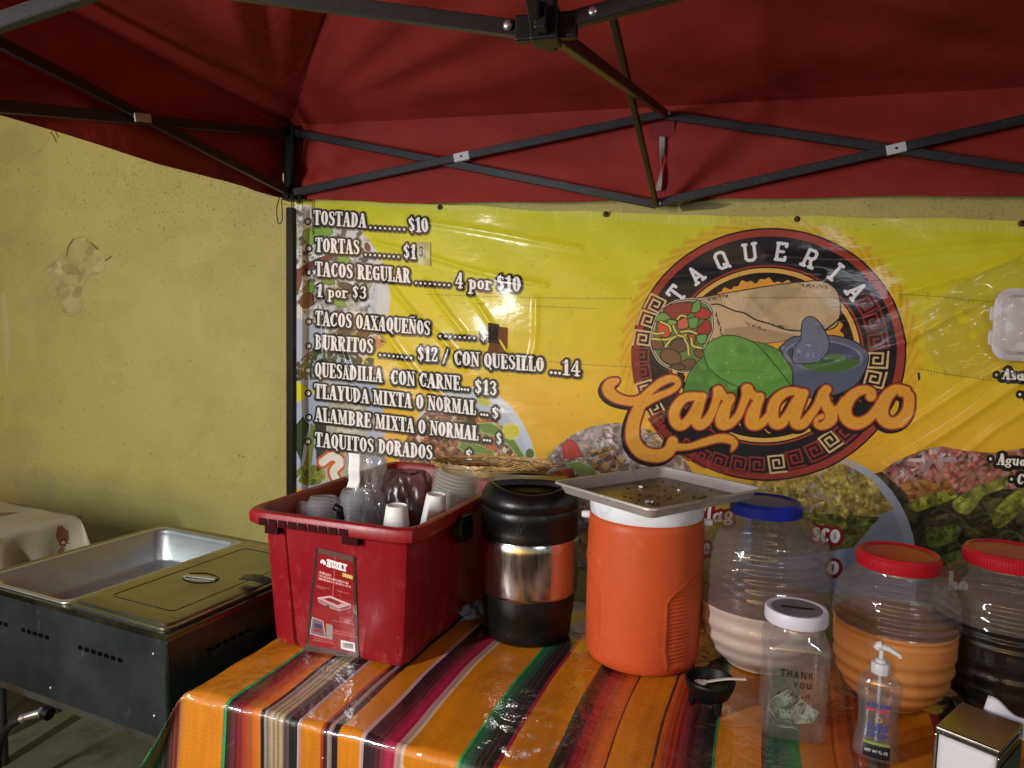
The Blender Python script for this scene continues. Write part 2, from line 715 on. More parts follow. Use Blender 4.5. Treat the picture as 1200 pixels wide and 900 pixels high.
B, T_ = .04, .96
GL = {
 'A': (.46, [_l(.04, (.07, B), (.2, .94)), _l(K, (.23, .9), (.35, B+.04)), _l(k_, (.12, .32), (.3, .32)), _ser(.06, B, .07), _ser(.36, B, .1)]),
 'B': (.44, [_l(K, (.13, .08), (.13, .92)), _ser(.1, B, .08), _ser(.1, T_, .08), _arc(.18, .74, .15, .21, 90, -90, k_, .07), _arc(.18, .28, .17, .24, 90, -90, k_, .08)]),
 'C': (.43, [_arc(.23, .5, .13, .44, 60, 300), _l(k_, (.36, .94), (.36, .72)), _l(k_, (.36, .28), (.34, .1))]),
 'D': (.45, [_l(K, (.13, .08), (.13, .92)), _ser(.1, B, .08), _ser(.1, T_, .08), _arc(.17, .5, .18, .45, 90, -90, k_, .085)]),
 'E': (.42, [_l(K, (.13, .08), (.13, .92)), _l(k_, (.03, T_), (.37, T_), (.37, .78)), _l(k_, (.03, B), (.38, B), (.38, .24)), _l(k_, (.13, .5), (.3, .5)), _l(k_, (.3, .6), (.3, .4))]),
 'F': (.4, [_l(K, (.13, .08), (.13, .92)), _l(k_, (.03, T_), (.37, T_), (.37, .78)), _ser(.13, B, .11), _l(k_, (.13, .5), (.3, .5))]),
 'Z': (.42, [_l(k_, (.06, .78), (.06, T_), (.36, T_)), _l(K, (.32, .9), (.1, .1)), _l(k_, (.06, B), (.37, B), (.37, .24))]),
 'G': (.46, [_arc(.23, .5, .13, .44, 60, 300), _l(k_, (.37, .94), (.37, .72)), _l(.07, (.36, .42), (.36, .08)), _ser(.34, .45, .1)]),
 'H': (.5, [_l(.075, (.12, .06), (.12, .94)), _l(.075, (.38, .06), (.38, .94)), _l(k_, (.12, .5), (.38, .5)), _ser(.12, B), _ser(.12, T_), _ser(.38, B), _ser(.38, T_)]),
 'I': (.28, [_l(K, (.14, .08), (.14, .92)), _ser(.14, B, .12), _ser(.14, T_, .12)]),
 'K': (.48, [_l(K, (.12, .08), (.12, .92)), _l(.04, (.14, .42), (.36, .94)), _l(.08, (.22, .55), (.38, .08)), _ser(.12, B), _ser(.12, T_), _ser(.38, B, .08), _ser(.36, T_, .08)]),
 'L': (.4, [_l(K, (.13, .08), (.13, .92)), _ser(.13, T_, .12), _l(k_, (.03, B), (.36, B), (.36, .3))]),
 'M': (.6, [_l(.04, (.1, B), (.1, .94)), _l(.075, (.14, .92), (.29, .1)), _l(.04, (.29, .1), (.44, .92)), _l(.08, (.47, .92), (.47, .06)), _ser(.1, B, .07), _ser(.47, B, .1), _ser(.1, T_, .08), _ser(.47, T_, .09)]),
 'N': (.5, [_l(.04, (.1, B), (.1, .94)), _l(.08, (.12, .92), (.38, .1)), _l(.04, (.4, .06), (.4, .94)), _ser(.1, B, .08), _ser(.1, T_, .08), _ser(.4, T_, .08)]),
 'O': (.44, [_arc(.22, .5, .13, .44, 0, 360, k_, K, 22)]),
 'P': (.43, [_l(K, (.13, .08), (.13, .92)), _ser(.12, B, .1), _ser(.1, T_, .08), _arc(.18, .7, .16, .25, 90, -90, k_, .08)]),
 'Q': (.44, [_arc(.22, .5, .13, .44, 0, 360, k_, K, 22), _l(.05, (.24, .12), (.38, -.1))]),
 'R': (.46, [_l(K, (.13, .08), (.13, .92)), _ser(.12, B, .1), _ser(.1, T_, .08), _arc(.18, .73, .15, .22, 90, -90, k_, .075), _l(.08, (.26, .48), (.34, .12), (.4, .05))]),
 'S': (.4, [([(.33, .72), (.33, .88), (.2, .96), (.1, .86), (.1, .7), (.2, .55), (.3, .42), (.32, .25), (.27, .1), (.18, .04), (.07, .1), (.07, .28)], [.03, .04, .04, .07, .08, .09, .09, .08, .07, .04, .04, .03])]),
 'T': (.44, [_l(K, (.22, .08), (.22, .92)), _ser(.22, B, .11), _l(k_, (.03, .76), (.03, T_), (.41, T_), (.41, .76))]),
 'U': (.46, [([(.12, .94), (.12, .25), (.18, .07), (.26, .05), (.34, .1), (.38, .25), (.38, .94)], [K, K, .07, .04, .04, .04, .04]), _ser(.12, T_), _ser(.38, T_, .07)]),
 'V': (.46, [_l(K, (.11, .92), (.22, .12)), _l(.04, (.24, .08), (.38, .94)), _ser(.1, T_), _ser(.38, T_, .07)]),
 'W': (.62, [_l(.08, (.1, .92), (.2, .1)), _l(.04, (.2, .1), (.3, .85)), _l(.08, (.32, .9), (.42, .1)), _l(.04, (.42, .1), (.54, .94)), _ser(.1, T_), _ser(.54, T_, .07)]),
 'X': (.48, [_l(K, (.13, .9), (.35, .1)), _l(.04, (.1, .06), (.38, .94)), _ser(.12, T_), _ser(.37, B), _ser(.1, B, .08), _ser(.38, T_, .08)]),
 'Y': (.46, [_l(K, (.12, .9), (.23, .45), (.23, .08)), _l(.04, (.25, .45), (.38, .94)), _ser(.11, T_), _ser(.38, T_, .08), _ser(.23, B, .11)]),
 '0': (.42, [_arc(.21, .5, .12, .44, 0, 360, k_, K, 22)]),
 '1': (.34, [_l(K, (.19, .08), (.19, .92)), _ser(.19, B, .13), _l(.04, (.16, .92), (.05, .8))]),
 '2': (.42, [([(.1, .75), (.12, .9), (.22, .96), (.32, .86), (.32, .7), (.22, .45), (.1, .12)], [.07, .06, .04, .08, .08, .06, .04]), _l(.06, (.09, .08), (.35, .08)), _l(k_, (.36, .1), (.36, .3))]),
 '3': (.42, [([(.09, .8), (.15, .94), (.25, .93), (.31, .76), (.27, .57), (.18, .52), (.29, .46), (.33, .26), (.26, .07), (.15, .05), (.09, .18)], [.06, .04, .05, .08, .06, .04, .06, .08, .06, .04, .06])]),
 '4': (.44, [_l(.075, (.28, .06), (.28, .94)), _l(.04, (.26, .92), (.05, .32), (.4, .32)), _ser(.28, B)]),
 '$': (.42, [([(.33, .74), (.31, .86), (.2, .91), (.1, .8), (.12, .65), (.22, .52), (.31, .38), (.31, .22), (.22, .09), (.11, .12), (.08, .26)], [.04, .04, .05, .07, .08, .09, .08, .07, .05, .04, .04]), _l(.03, (.21, 1.03), (.21, -.04))]),
 '/': (.36, [_l(.05, (.06, -.02), (.3, 1))]),
 '.': (.16, [_l(.085, (.08, .1), (.081, .1))]),
 "'": (.16, [_l(.05, (.08, .98), (.07, .75))]),
 '+': (.3, [_l(.03, (.04, .5), (.26, .5)), _l(.03, (.15, .36), (.15, .64))]),
 ' ': (.22, []),
 'a': (.4, [_arc(.17, .28, .1, .24, 0, 360, k_, .075), _l(.07, (.3, .54), (.3, .06)), _ser(.33, B, .06)]),
 'b': (.41, [_l(.075, (.1, .94), (.1, .06)), _arc(.22, .28, .1, .24, 0, 360, k_, .075), _ser(.08, T_, .06)]),
 'c': (.36, [_arc(.19, .3, .11, .26, 50, 310, k_, .08)]),
 'd': (.41, [_l(.075, (.31, .94), (.31, .06)), _arc(.18, .28, .1, .24, 0, 360, k_, .075), _ser(.27, T_, .06)]),
 'e': (.38, [_arc(.19, .3, .11, .26, 10, 320, k_, .08), _l(k_, (.1, .32), (.3, .34))]),
 'g': (.4, [_arc(.18, .36, .1, .18, 0, 360, k_, .07), _arc(.19, -.05, .13, .13, 0, 360, k_, .06), _l(.04, (.28, .5), (.37, .56))]),
 'l': (.24, [_l(.08, (.12, .94), (.12, .06)), _ser(.1, T_, .06), _ser(.12, B, .1)]),
 'n': (.44, [_l(.07, (.1, .54), (.1, .06)), ([(.12, .4), (.22, .56), (.32, .45), (.32, .06)], [.03, .04, .07, .07])]),
 'o': (.38, [_arc(.19, .3, .11, .25, 0, 360, k_, .08, 18)]),
 'p': (.41, [_l(.075, (.11, .54), (.11, -.28)), _arc(.22, .28, .1, .25, 0, 360, k_, .075), _ser(.11, -.28, .1), _ser(.08, .55, .06)]),
 'r': (.34, [_l(.075, (.11, .54), (.11, .06)), ([(.13, .36), (.2, .54), (.29, .5)], [.03, .04, .07]), _ser(.12, B, .11), _ser(.08, .55, .06)]),
 's': (.33, [([(.26, .42), (.24, .54), (.14, .55), (.09, .45), (.16, .33), (.25, .22), (.24, .08), (.14, .04), (.06, .12)], [.03, .03, .04, .07, .08, .08, .06, .04, .03])]),
 'u': (.44, [([(.1, .54), (.1, .2), (.18, .05), (.3, .2)], [.07, .07, .04, .03]), _l(.07, (.32, .54), (.32, .05)), _ser(.08, .55, .06)]),
}


def text(rs, st, p0, p1, h, col=(248, 248, 250), out=(28, 26, 24), ow=2.4, mono=None, slant=0, halo=None, wob=0):
    """letters between two points of the drawing, baseline p0-p1, h high"""
    adv = 0
    for ch in st:
        adv += GL[ch if ch != 'Ñ' else 'N'][0]+.015
    p0, p1 = np.array(p0, float), np.array(p1, float)
    e = (p1-p0)/adv
    up = np.array([slant*h, -h])
    xs = np.linalg.norm(e)/h
    f = h*(0.5+0.5*min(1.25, xs))
    x = 0
    items = []
    for ch in st:
        wd, G = GL[ch if ch != 'Ñ' else 'N']
        dy = random.uniform(-wob, wob)
        for P, R in G:
            pts = [tuple(p0+e*(x+a)+up*(b+dy)) for a, b in P]
            items.append((pts, [mono*f if mono else r*f for r in R]))
        if ch == 'Ñ':
            items.append(([tuple(p0+e*(x+a)+up*b) for a, b in ((.1, 1.1), (.2, 1.17), (.3, 1.1), (.4, 1.18))], [.03*f]*4))
        x += wd+.015
    if not items:
        return
    lay = []
    if halo:
        lay.append((ow+1.2, halo, .45, (.6, .8)))
    if out is not None:
        lay.append((ow, out, 1, (.3, .5)))
    lay.append((0, col, 1, (0, 0)))
    rs.strokes(items, lay)

# ------------------------------------------------------------------ the printed banner (flat print painted into an image)
WALL_Y = 2.80
BX0, BX1, BZ0, BZ1, BS = -1.70, 1.80, 0.56, 2.10, 850


def paint_banner():
    W, Hh = int((BX1-BX0)*BS), int((BZ1-BZ0)*BS)

    def T(x, y):
        p = ony(x, y, WALL_Y)
        return ((p[0]-BX0)*BS, (BZ1-p[2])*BS)
    r = Ras(W, Hh, T, 2.95)
    # ground colour: yellow green above, warm orange yellow below
    gy = np.linspace(0, 1, Hh)[:, None]
    stops = [(0, (204, 208, 40)), (.22, (212, 208, 34)), (.42, (222, 200, 38)), (.62, (230, 182, 46)), (1, (226, 168, 48))]
    n = fnoise(Hh, W, 260, 3, 3)
    g = np.clip(gy + (n-.5)*.22, 0, 1)
    for c in range(3):
        r.a[..., c] = np.interp(g, [s_[0] for s_ in stops], [s_[1][c]/255 for s_ in stops])
    r.a *= (0.965+.07*fnoise(Hh, W, 40, 9, 5))[..., None]
    # left plates
    wht = (205, 212, 222)
    P1 = ell(345, 348, 113, 108)
    r.poly(P1, (206, 211, 214))
    r.clip = r.mask(P1)
    r.poly(ell(345, 348, 98, 94), (190, 198, 210))
    r.food(ell(345, 348, 96, 90), [(190, 192, 178), (150, 150, 135), (215, 215, 205), (150, 144, 130), (175, 180, 160)], 260, 2, 6, 2)
    r.clutter(ell(375, 300, 70, 60), [(96, 82, 70), (190, 188, 176), (70, 62, 52), (205, 205, 200)], 260, 1.2, 4.5, .7, 3)
    for x, y, a, b_, t, c in ((378, 270, 14, 6, .2, (120, 168, 62)), (364, 278, 10, 7, 1, (140, 180, 80)), (436, 277, 9, 4.5, 1.0, (120, 56, 40)),
                              (432, 290, 5, 3, 1.2, (130, 60, 44)), (404, 305, 8, 6, .4, (120, 170, 70)), (368, 312, 26, 5, -.5, (112, 52, 40)),
                              (350, 328, 5, 13, .1, (116, 60, 60)), (366, 338, 5, 8, .2, (120, 160, 70)), (361, 352, 8, 10, .5, (105, 45, 30)),
                              (398, 354, 9, 5, .5, (130, 170, 70)), (386, 330, 8, 4, .2, (110, 150, 60)), (410, 338, 12, 5, .5, (88, 72, 66))):
        r.poly(ell(x, y, a, b_, t, 16), c, line=[q*.6 for q in c], lw=.8)
    r.clip = None
    P2 = [(348, 455), (352, 390), (372, 392), (400, 410), (452, 418), (436, 440), (444, 470), (448, 520), (444, 570), (348, 575)]
    r.poly([(345, 372), (380, 386), (440, 440), (450, 475), (455, 570), (345, 572)], (168, 182, 205))
    r.clutter([(350, 425), (372, 405), (440, 420), (438, 440), (350, 446)], [(66, 78, 44), (90, 98, 58), (46, 54, 34)], 260, 1.5, 4, .9, 5)
    r.clutter([(395, 372), (445, 385), (455, 402), (435, 416), (400, 410)], [(128, 90, 60), (205, 180, 120), (98, 70, 50), (170, 120, 80)], 90, 2, 7, .9, 6)
    r.poly([(346, 444), (372, 459), (346, 474)], (218, 210, 40))
    r.poly([(388, 470), (410, 466), (430, 476), (432, 575), (384, 575), (384, 490)], (182, 184, 165))
    r.clutter([(388, 470), (430, 476), (432, 575), (384, 575)], [(196, 196, 180), (160, 160, 140), (205, 203, 190)], 90, 3, 9, .5, 8)
    r.poly([(357, 488), (364, 498), (358, 520), (355, 540), (349, 525), (348, 500)], (44, 66, 34), line=(25, 40, 20))
    r.line(smooth_path([(355, 540), (354, 548), (349, 553)]), .7, (30, 40, 22))
    r.poly([(366, 495), (372, 500), (368, 540), (360, 560), (352, 562), (362, 530)], (120, 130, 60))
    r.clutter(ell(366, 556, 18, 12), [(120, 128, 40), (88, 100, 34), (150, 150, 60)], 60, 1.5, 5, .9, 10, 4)
    r.poly([(370, 488), (384, 492), (384, 545), (374, 552)], (58, 58, 44))
    r.strokes([(smooth_path([(380, 541), (391, 534), (401, 541), (393, 552), (400, 566)]), 5.0)],
              [(3.2, (196, 92, 40), 1, (0, 0)), (0, (225, 222, 215), 1, (0, 0))])
    # centre plate
    P3 = ell(550, 566, 82, 113)
    r.poly(P3, (196, 208, 222))
    r.poly(ell(550, 568, 74, 104), (180, 194, 212))
    Q = [(470, 535), (482, 500), (500, 482), (540, 478), (578, 487), (604, 515), (620, 545), (600, 560), (470, 560)]
    r.food(Q, [(150, 84, 50), (178, 120, 66), (98, 58, 40), (196, 158, 100), (120, 70, 48), (170, 90, 70)], 300, 2, 6, 12)
    r.clutter(Q, [(205, 170, 110), (200, 196, 186), (90, 80, 70), (84, 100, 50)], 110, 1, 4, .9, 13)
    for pts in ([(560, 496), (575, 495), (598, 506), (613, 530), (620, 540), (614, 544), (600, 524), (584, 512), (565, 506)],
                [(543, 516), (560, 520), (580, 528), (578, 538), (556, 536), (538, 524)]):
        r.poly(pts, (108, 138, 60), line=(150, 175, 110), lw=1.6)
    r.poly(ell(600, 505, 10, 9), (206, 198, 60), line=(220, 214, 130))
    r.poly(ell(568, 470, 8, 5, .3), (196, 190, 70))
    r.poly(ell(577, 520, 9, 8), (176, 92, 62))
    r.poly(ell(622, 531, 5, 6), (96, 118, 50))
    r.line(smooth_path([(608, 538), (616, 546), (627, 546), (632, 538)]), 1.0, (40, 44, 34))
    # third plate: cabbage and tomato
    P4 = ell(722, 588, 96, 93)
    r.poly(P4, (176, 168, 160))
    r.food(P4, [(206, 204, 200), (150, 132, 140), (98, 74, 76), (176, 152, 130), (190, 184, 190), (120, 96, 84)], 420, 2, 5, 15, 4.5)
    r.poly([(660, 522), (666, 514), (676, 518), (683, 534), (670, 537), (661, 536)], (196, 78, 66), line=(170, 60, 50))
    r.poly([(664, 542), (680, 540), (698, 550), (700, 558), (672, 552)], (134, 160, 84), line=(170, 190, 120))
    r.clutter([(650, 552), (672, 546), (676, 562), (650, 566)], [(176, 84, 46), (150, 66, 40)], 40, 2, 6, .95, 17)
    r.clutter([(688, 530), (720, 520), (735, 545), (712, 556), (694, 548)], [(150, 110, 66), (180, 140, 90), (110, 80, 50)], 60, 2, 5, .95, 18, 3)
    # right side plates
    r.poly(ell(880, 640, 200, 74), (190, 168, 92), alpha=.7)
    P6 = [(1000, 720), (1000, 560), (1032, 552), (1046, 540), (1074, 528), (1100, 522), (1128, 527), (1160, 530), (1210, 522), (1330, 525), (1330, 720)]
    r.poly(P6, (60, 52, 40))
    r.clip = r.mask(P6)
    r.food(P6, [(60, 60, 40), (40, 38, 30), (84, 84, 54), (96, 88, 56)], 300, 3, 10, 23, 3.5, 5)
    top = [(1032, 552), (1074, 526), (1108, 520), (1200, 524), (1330, 524), (1330, 570), (1150, 572), (1070, 585)]
    r.food(top, [(184, 96, 84), (176, 112, 100), (190, 170, 168), (150, 74, 62), (150, 110, 80), (196, 140, 130)], 240, 3, 9, 24, 2.4, 5)
    r.clutter([(1030, 545), (1110, 518), (1120, 540), (1060, 565)], [(196, 190, 200), (170, 120, 130), (190, 90, 90)], 120, 1.5, 5, .85, 25, 4)
    r.clutter([(1050, 560), (1110, 562), (1120, 580), (1066, 590)], [(150, 96, 50), (180, 130, 70)], 60, 3, 7, .9, 26)
    for pts, c in (([(1062, 590), (1085, 578), (1112, 575), (1118, 582), (1090, 592), (1072, 598)], (140, 150, 60)),
                   ([(1128, 576), (1150, 566), (1182, 556), (1176, 570), (1150, 580), (1134, 600), (1120, 598), (1114, 588)], (150, 160, 72)),
                   ([(1160, 600), (1180, 580), (1200, 572), (1230, 580), (1200, 592), (1176, 614), (1164, 616)], (140, 150, 60)),
                   ([(1084, 622), (1110, 614), (1124, 618), (1116, 632), (1088, 640)], (104, 122, 50)),
                   ([(1100, 650), (1140, 640), (1160, 660), (1130, 680)], (84, 100, 48))):
        sp = smooth_path(pts+[pts[0]], 5)
        r.poly(sp, c, line=[q*.8 for q in c], lw=1.0, alpha=.92)
        r.food([tuple(q) for q in sp], [c, [q*.75 for q in c], [min(255, q*1.2) for q in c]], 26, 2, 7, int(pts[0][0]), 4, 4)
    for k in range(26):
        x, y = 1070+k*9 % 130+k, 585+(k*37) % 90
        r.line(smooth_path([(x, y), (x+9, y-5), (x+20, y-2), (x+28, y+5)]), 1.1, (108, 116, 66), .5)
    r.clip = None
    P5 = ell(968, 668, 106, 134)
    r.poly(P5, (168, 178, 204))
    r.poly(ell(966, 674, 98, 128), (150, 162, 190))
    r.food([(880, 560), (930, 552), (985, 541), (1020, 560), (1046, 596), (990, 616), (930, 640), (880, 620)],
           [(176, 150, 70), (190, 168, 86), (150, 130, 64), (132, 118, 60), (180, 160, 90)], 260, 2.5, 7, 20, 3, 6)
    r.food([(880, 596), (1030, 605), (1000, 640), (880, 660)], [(96, 98, 40), (120, 116, 52), (80, 84, 38)], 120, 3, 9, 21, 3, 6)
    # sun rays round the badge, then the badge
    C0 = T(893, 417)
    cx, cy = C0
    RX = (T(1052, 417)[0]-T(733, 417)[0])/2
    RY = (T(893, 565)[1]-T(893, 270)[1])/2
    yy, xx = np.mgrid[0:Hh, 0:W].astype(np.float32)
    dx, dy = (xx-cx)/RX, (yy-cy)/RY
    rr = np.sqrt(dx*dx+dy*dy)
    th = np.arctan2(dy, dx)
    ray_ = np.abs(((th*54/np.pi) % 2)-1)
    ray2 = np.abs(((th*54/np.pi+rr*40) % 2)-1)
    m = np.clip((1.13-.055*ray_-rr)*40, 0, 1)*(rr > .98)*(.25+.4*(ray2 > .5))*np.clip(1.3-np.maximum(dy, 0), 0, 1)
    r.a = r.a*(1-m[..., None]) + np.array((214, 150, 40), np.float32)/255*m[..., None]
    rough_ = .02*np.sin(th*23)+.012*np.sin(th*57+1)

    def ring(a, b_, col, aa=1.0):
        k = RX
        m_ = np.clip((rr-a)*k+.5, 0, 1)*np.clip((b_-rr)*k+.5, 0, 1)*aa
        r.a[:] = r.a*(1-m_[..., None]) + np.array(col, np.float32)/255*m_[..., None]
    ring(-1, 1.0, (30, 22, 24))
    ring(.935, .988, (158, 60, 48))
    ring(.70, .928, (26, 26, 34))
    ring(.70, .716, (150, 58, 46))
    ring(.655, .690, (222, 176, 84))
    m = np.clip((.60+rough_*.7-rr)*RX, 0, 1)[..., None]
    og = np.array((224, 160, 52), np.float32)/255*(.94+.1*fnoise(Hh, W, 60, 31))[..., None]
    r.a = r.a*(1-m)+og*m
    # curved word
    R_ = 2.95
    mono = {
        'T': [[(-.32, .8), (-.32, 1), (.32, 1), (.32, .8)], [(0, 1), (0, 0)], [(-.14, 0), (.14, 0)]],
        'A': [[(-.26, 0), (0, 1), (.26, 0)], [(-.16, .3), (.16, .3)], [(-.36, 0), (-.16, 0)], [(.16, 0), (.36, 0)]],
        'Q': [[(-.14, 0), (-.27, .14), (-.27, .86), (-.14, 1), (.14, 1), (.27, .86), (.27, .14), (.14, 0), (-.14, 0)], [(.05, .2), (.34, -.06)]],
        'U': [[(-.27, 1), (-.27, .14), (-.14, 0), (.14, 0), (.27, .14), (.27, 1)], [(-.38, 1), (-.18, 1)], [(.18, 1), (.38, 1)]],
        'E': [[(.27, .84), (.27, 1), (-.25, 1)], [(-.2, 1), (-.2, 0)], [(-.25, 0), (.28, 0), (.28, .16)], [(-.2, .5), (.14, .5)]],
        'R': [[(-.22, 0), (-.22, 1), (.14, 1), (.26, .88), (.26, .62), (.14, .48), (-.2, .48)], [(.06, .48), (.24, 0)], [(-.34, 0), (-.12, 0)], [(.14, 0), (.36, 0)]],
        'I': [[(0, 0), (0, 1)], [(-.14, 0), (.14, 0)], [(-.14, 1), (.14, 1)]],
    }
    for ch, x, y in zip('TAQUERIA', (784, 811, 843, 878, 915, 949, 979, 1003), (338, 317.5, 300.5, 292, 293, 302, 318.5, 341)):
        px_, py_ = T(x, y)
        a = math.atan2((py_-cy)/RY, (px_-cx)/RX)
        rad = .822
        u = np.array([math.cos(a), math.sin(a)])
        t = np.array([-u[1], u[0]])
        hh = .125
        old = r.T
        r.T = lambda X, Y: (cx+RX*(u[0]*(rad+(Y-.5)*hh)+t[0]*X*hh), cy+RY*(u[1]*(rad+(Y-.5)*hh)+t[1]*X*hh))
        for pl in mono[ch]:
            P = r.tp(pl)
            rad_ = np.array([5.0]*len(P))
            Wn = r.win(P, 12)
            r.paint(Wn, np.clip(.5-r._stroke(P, rad_, Wn), 0, 1), (226, 228, 236))
        r.T = old
    # greek keys
    key = [(-.95, 1.1), (1, 1.1), (1, -1), (-.75, -1), (-.75, .55), (.5, .55), (.5, -.45), (-.2, -.45), (-.2, .05)]
    red, crm = (140, 50, 48), (214, 186, 130)
    for x, y, c in ((768, 357, 1), (759, 375, 1), (753, 397, 1), (751, 417, 0), (753, 437, 0), (757, 456, 1), (767, 478, 1), (774, 493, 0), (784, 507, 0),
                    (806, 526, 0), (823, 535, 0), (843, 541, 0), (866, 544, 0), (888, 545, 0), (911, 543, 1), (932, 537, 0), (955, 528, 0), (973, 516, 1), (990, 505, 0),
                    (1014, 357, 0), (1022, 376, 0), (1027, 399, 0), (1027, 421, 1), (1024, 443, 1), (1015, 462, 0)):
        px_, py_ = T(x, y)
        a = math.atan2((py_-cy)/RY, (px_-cx)/RX)
        u = np.array([math.cos(a), math.sin(a)])
        t = np.array([-u[1], u[0]])
        c_ = crm if c else red
        hs = 25
        P = np.array([(px_+(t[0]*X+u[0]*Y)*hs, py_+(t[1]*X+u[1]*Y)*hs) for X, Y in key])
        Wn = r.win(P, 12)
        r.paint(Wn, np.clip(.5-r._poly(P[[0, 1, 2, 3]], Wn), 0, 1)*.35, (60, 14, 20) if not c else (20, 16, 14))
        r.paint(Wn, np.clip(.5-r._stroke(P, np.array([3.2]*len(P)), Wn), 0, 1), c_)
    # burrito
    ink = (24, 18, 16)
    bur = smooth_path([(792, 352), (812, 350), (850, 344), (890, 337), (935, 331), (962, 330), (978, 339), (984, 358), (981, 378), (972, 386), (940, 392), (915, 400), (880, 402), (836, 397), (830, 372), (820, 354)], 4)
    r.poly(bur, (190, 166, 128), line=ink, lw=1.2)
    old = r.clip
    r.clip = r.mask(bur)
    r.clutter(bur, [(196, 174, 140), (180, 154, 118), (204, 186, 156)], 70, 6, 18, .25, 40, 4)
    r.poly([(836, 357), (850, 360), (872, 367), (900, 380), (940, 392), (940, 410), (830, 410)], (196, 170, 134))
    r.poly([(850, 385), (880, 382), (910, 388), (940, 394), (940, 412), (840, 412)], (168, 140, 108))
    r.clip = old
    r.line(smooth_path([(833, 357), (843, 357), (860, 364), (872, 367), (886, 375), (900, 379), (920, 386), (940, 388)]), .7, ink)
    r.line(smooth_path([(962, 390), (975, 380), (984, 372)]), .7, ink)
    rg = random.Random(5)
    for (xa, xb, ya, yb, nn) in ((830, 852, 350, 346, 26), (838, 846, 366, 392, 30), (872, 898, 378, 386, 20), (936, 968, 333, 337, 26), (892, 920, 374, 384, 14)):
        for k in range(nn):
            t_ = rg.random()
            x, y = xa+(xb-xa)*t_+rg.uniform(-1, 1), ya+(yb-ya)*t_+rg.uniform(-1.5, 1.5)
            r.line([(x, y), (x+.6, y+1.4)], .3, ink)
    # filling
    fil = smooth_path([(792, 353), (815, 351), (832, 358), (836, 378), (834, 392), (826, 408), (824, 422), (808, 434), (795, 434), (776, 426), (766, 412), (763, 398), (768, 376), (776, 362)], 4)
    r.poly(fil, (96, 130, 70), line=(200, 190, 170), lw=3.0)
    r.poly(fil, None, line=ink, lw=.8, grow=0)
    r.clip = r.mask(fil)
    for pts, c in (([(778, 362), (786, 357), (808, 354), (812, 364), (800, 372), (784, 374), (778, 368)], (150, 62, 52)),
                   ([(813, 365), (824, 360), (834, 367), (828, 374), (815, 372)], (176, 60, 54)),
                   ([(818, 384), (828, 374), (834, 384), (830, 392), (816, 390)], (160, 52, 48)),
                   ([(770, 378), (778, 378), (787, 388), (780, 396), (771, 390)], (206, 92, 50)),
                   ([(794, 376), (804, 372), (808, 382), (800, 386), (794, 384)], (206, 110, 80)),
                   ([(806, 392), (814, 392), (814, 402), (808, 400)], (190, 96, 50)),
                   ([(768, 370), (778, 366), (786, 374), (770, 377)], (120, 160, 84)), ([(812, 356), (820, 351), (820, 364), (810, 366)], (110, 160, 80)),
                   ([(806, 374), (818, 372), (816, 384), (808, 384)], (100, 160, 84)), ([(816, 393), (828, 392), (826, 402), (818, 402)], (110, 168, 90)),
                   ([(783, 374), (793, 376), (790, 382), (782, 380)], (130, 176, 84))):
        r.poly(smooth_path(pts+[pts[0]], 3), c, line=ink, lw=.8)
    for x, y, a, b_, t_, c in ((769, 403, 9, 7, .2, (118, 84, 62)), (796, 405, 11, 8, -.2, (104, 80, 66)), (786, 418, 13, 9, .4, (120, 88, 62)),
                               (806, 427, 10, 6, -.4, (112, 80, 60)), (794, 430, 9, 4, 0, (98, 74, 56)), (820, 414, 7, 5, .5, (120, 84, 60))):
        r.poly(ell(x, y, a, b_, t_, 18), c, line=ink, lw=.9)
    for pts in ([(758, 386), (768, 391), (778, 390)], [(774, 377), (784, 382), (786, 388)], [(789, 382), (794, 392), (804, 393)], [(794, 374), (798, 370), (804, 371)],
                [(798, 389), (808, 388), (816, 391)], [(768, 396), (780, 398), (794, 393), (804, 396)], [(780, 406), (786, 398), (792, 394)],
                [(802, 397), (806, 405), (807, 416)], [(810, 396), (812, 405), (822, 408)], [(764, 397), (774, 398)]):
        r.strokes([(smooth_path(pts), 1.1)], [(.55, ink, 1, (0, 0)), (0, (218, 204, 100), 1, (0, 0))])
    r.clip = None
    # cactus pads
    for pts, c in (([(800, 460), (808, 436), (822, 420), (836, 414), (860, 440), (870, 470), (830, 470)], (74, 132, 56)),
                   ([(880, 400), (896, 403), (914, 412), (927, 430), (930, 442), (924, 456), (900, 466), (880, 470)], (84, 148, 62)),
                   ([(824, 412), (830, 402), (846, 394), (864, 394), (884, 402), (900, 418), (922, 446), (926, 456), (900, 468), (876, 458), (850, 446), (830, 430)], (92, 156, 68))):
        sp = smooth_path(pts+[pts[0]], 4)
        r.poly(sp, c, line=(30, 60, 24), lw=1.0)
        r.clutter(sp, [(120, 180, 96), (78, 140, 58), (100, 164, 76)], 60, 3, 8, .22, int(pts[0][0]), 1.6)
        r.clutter(sp, [(170, 205, 150)], 24, .5, 1.0, .8, int(pts[0][0])+1, 1.6)
    # mortar
    r.poly(smooth_path([(912, 408), (926, 396), (938, 394), (975, 393), (1000, 400), (1014, 412), (1016, 424), (1010, 440), (1000, 452), (980, 462), (950, 466), (930, 460), (928, 434), (918, 418)], 4), (84, 94, 122), line=ink, lw=1)
    r.poly(ell(964, 417, 47, 19, .08), (116, 126, 152), line=(90, 98, 124), lw=1)
    r.poly(ell(964, 416, 42, 15.5, .08), (66, 74, 106))
    r.poly(smooth_path([(938, 428), (950, 421), (970, 415), (984, 415), (990, 420), (1004, 421), (1006, 426), (990, 434), (968, 436), (950, 434), (938, 428)], 4), (74, 112, 56))
    r.poly(ell(965, 423, 12, 2.6, 0), (52, 84, 44))
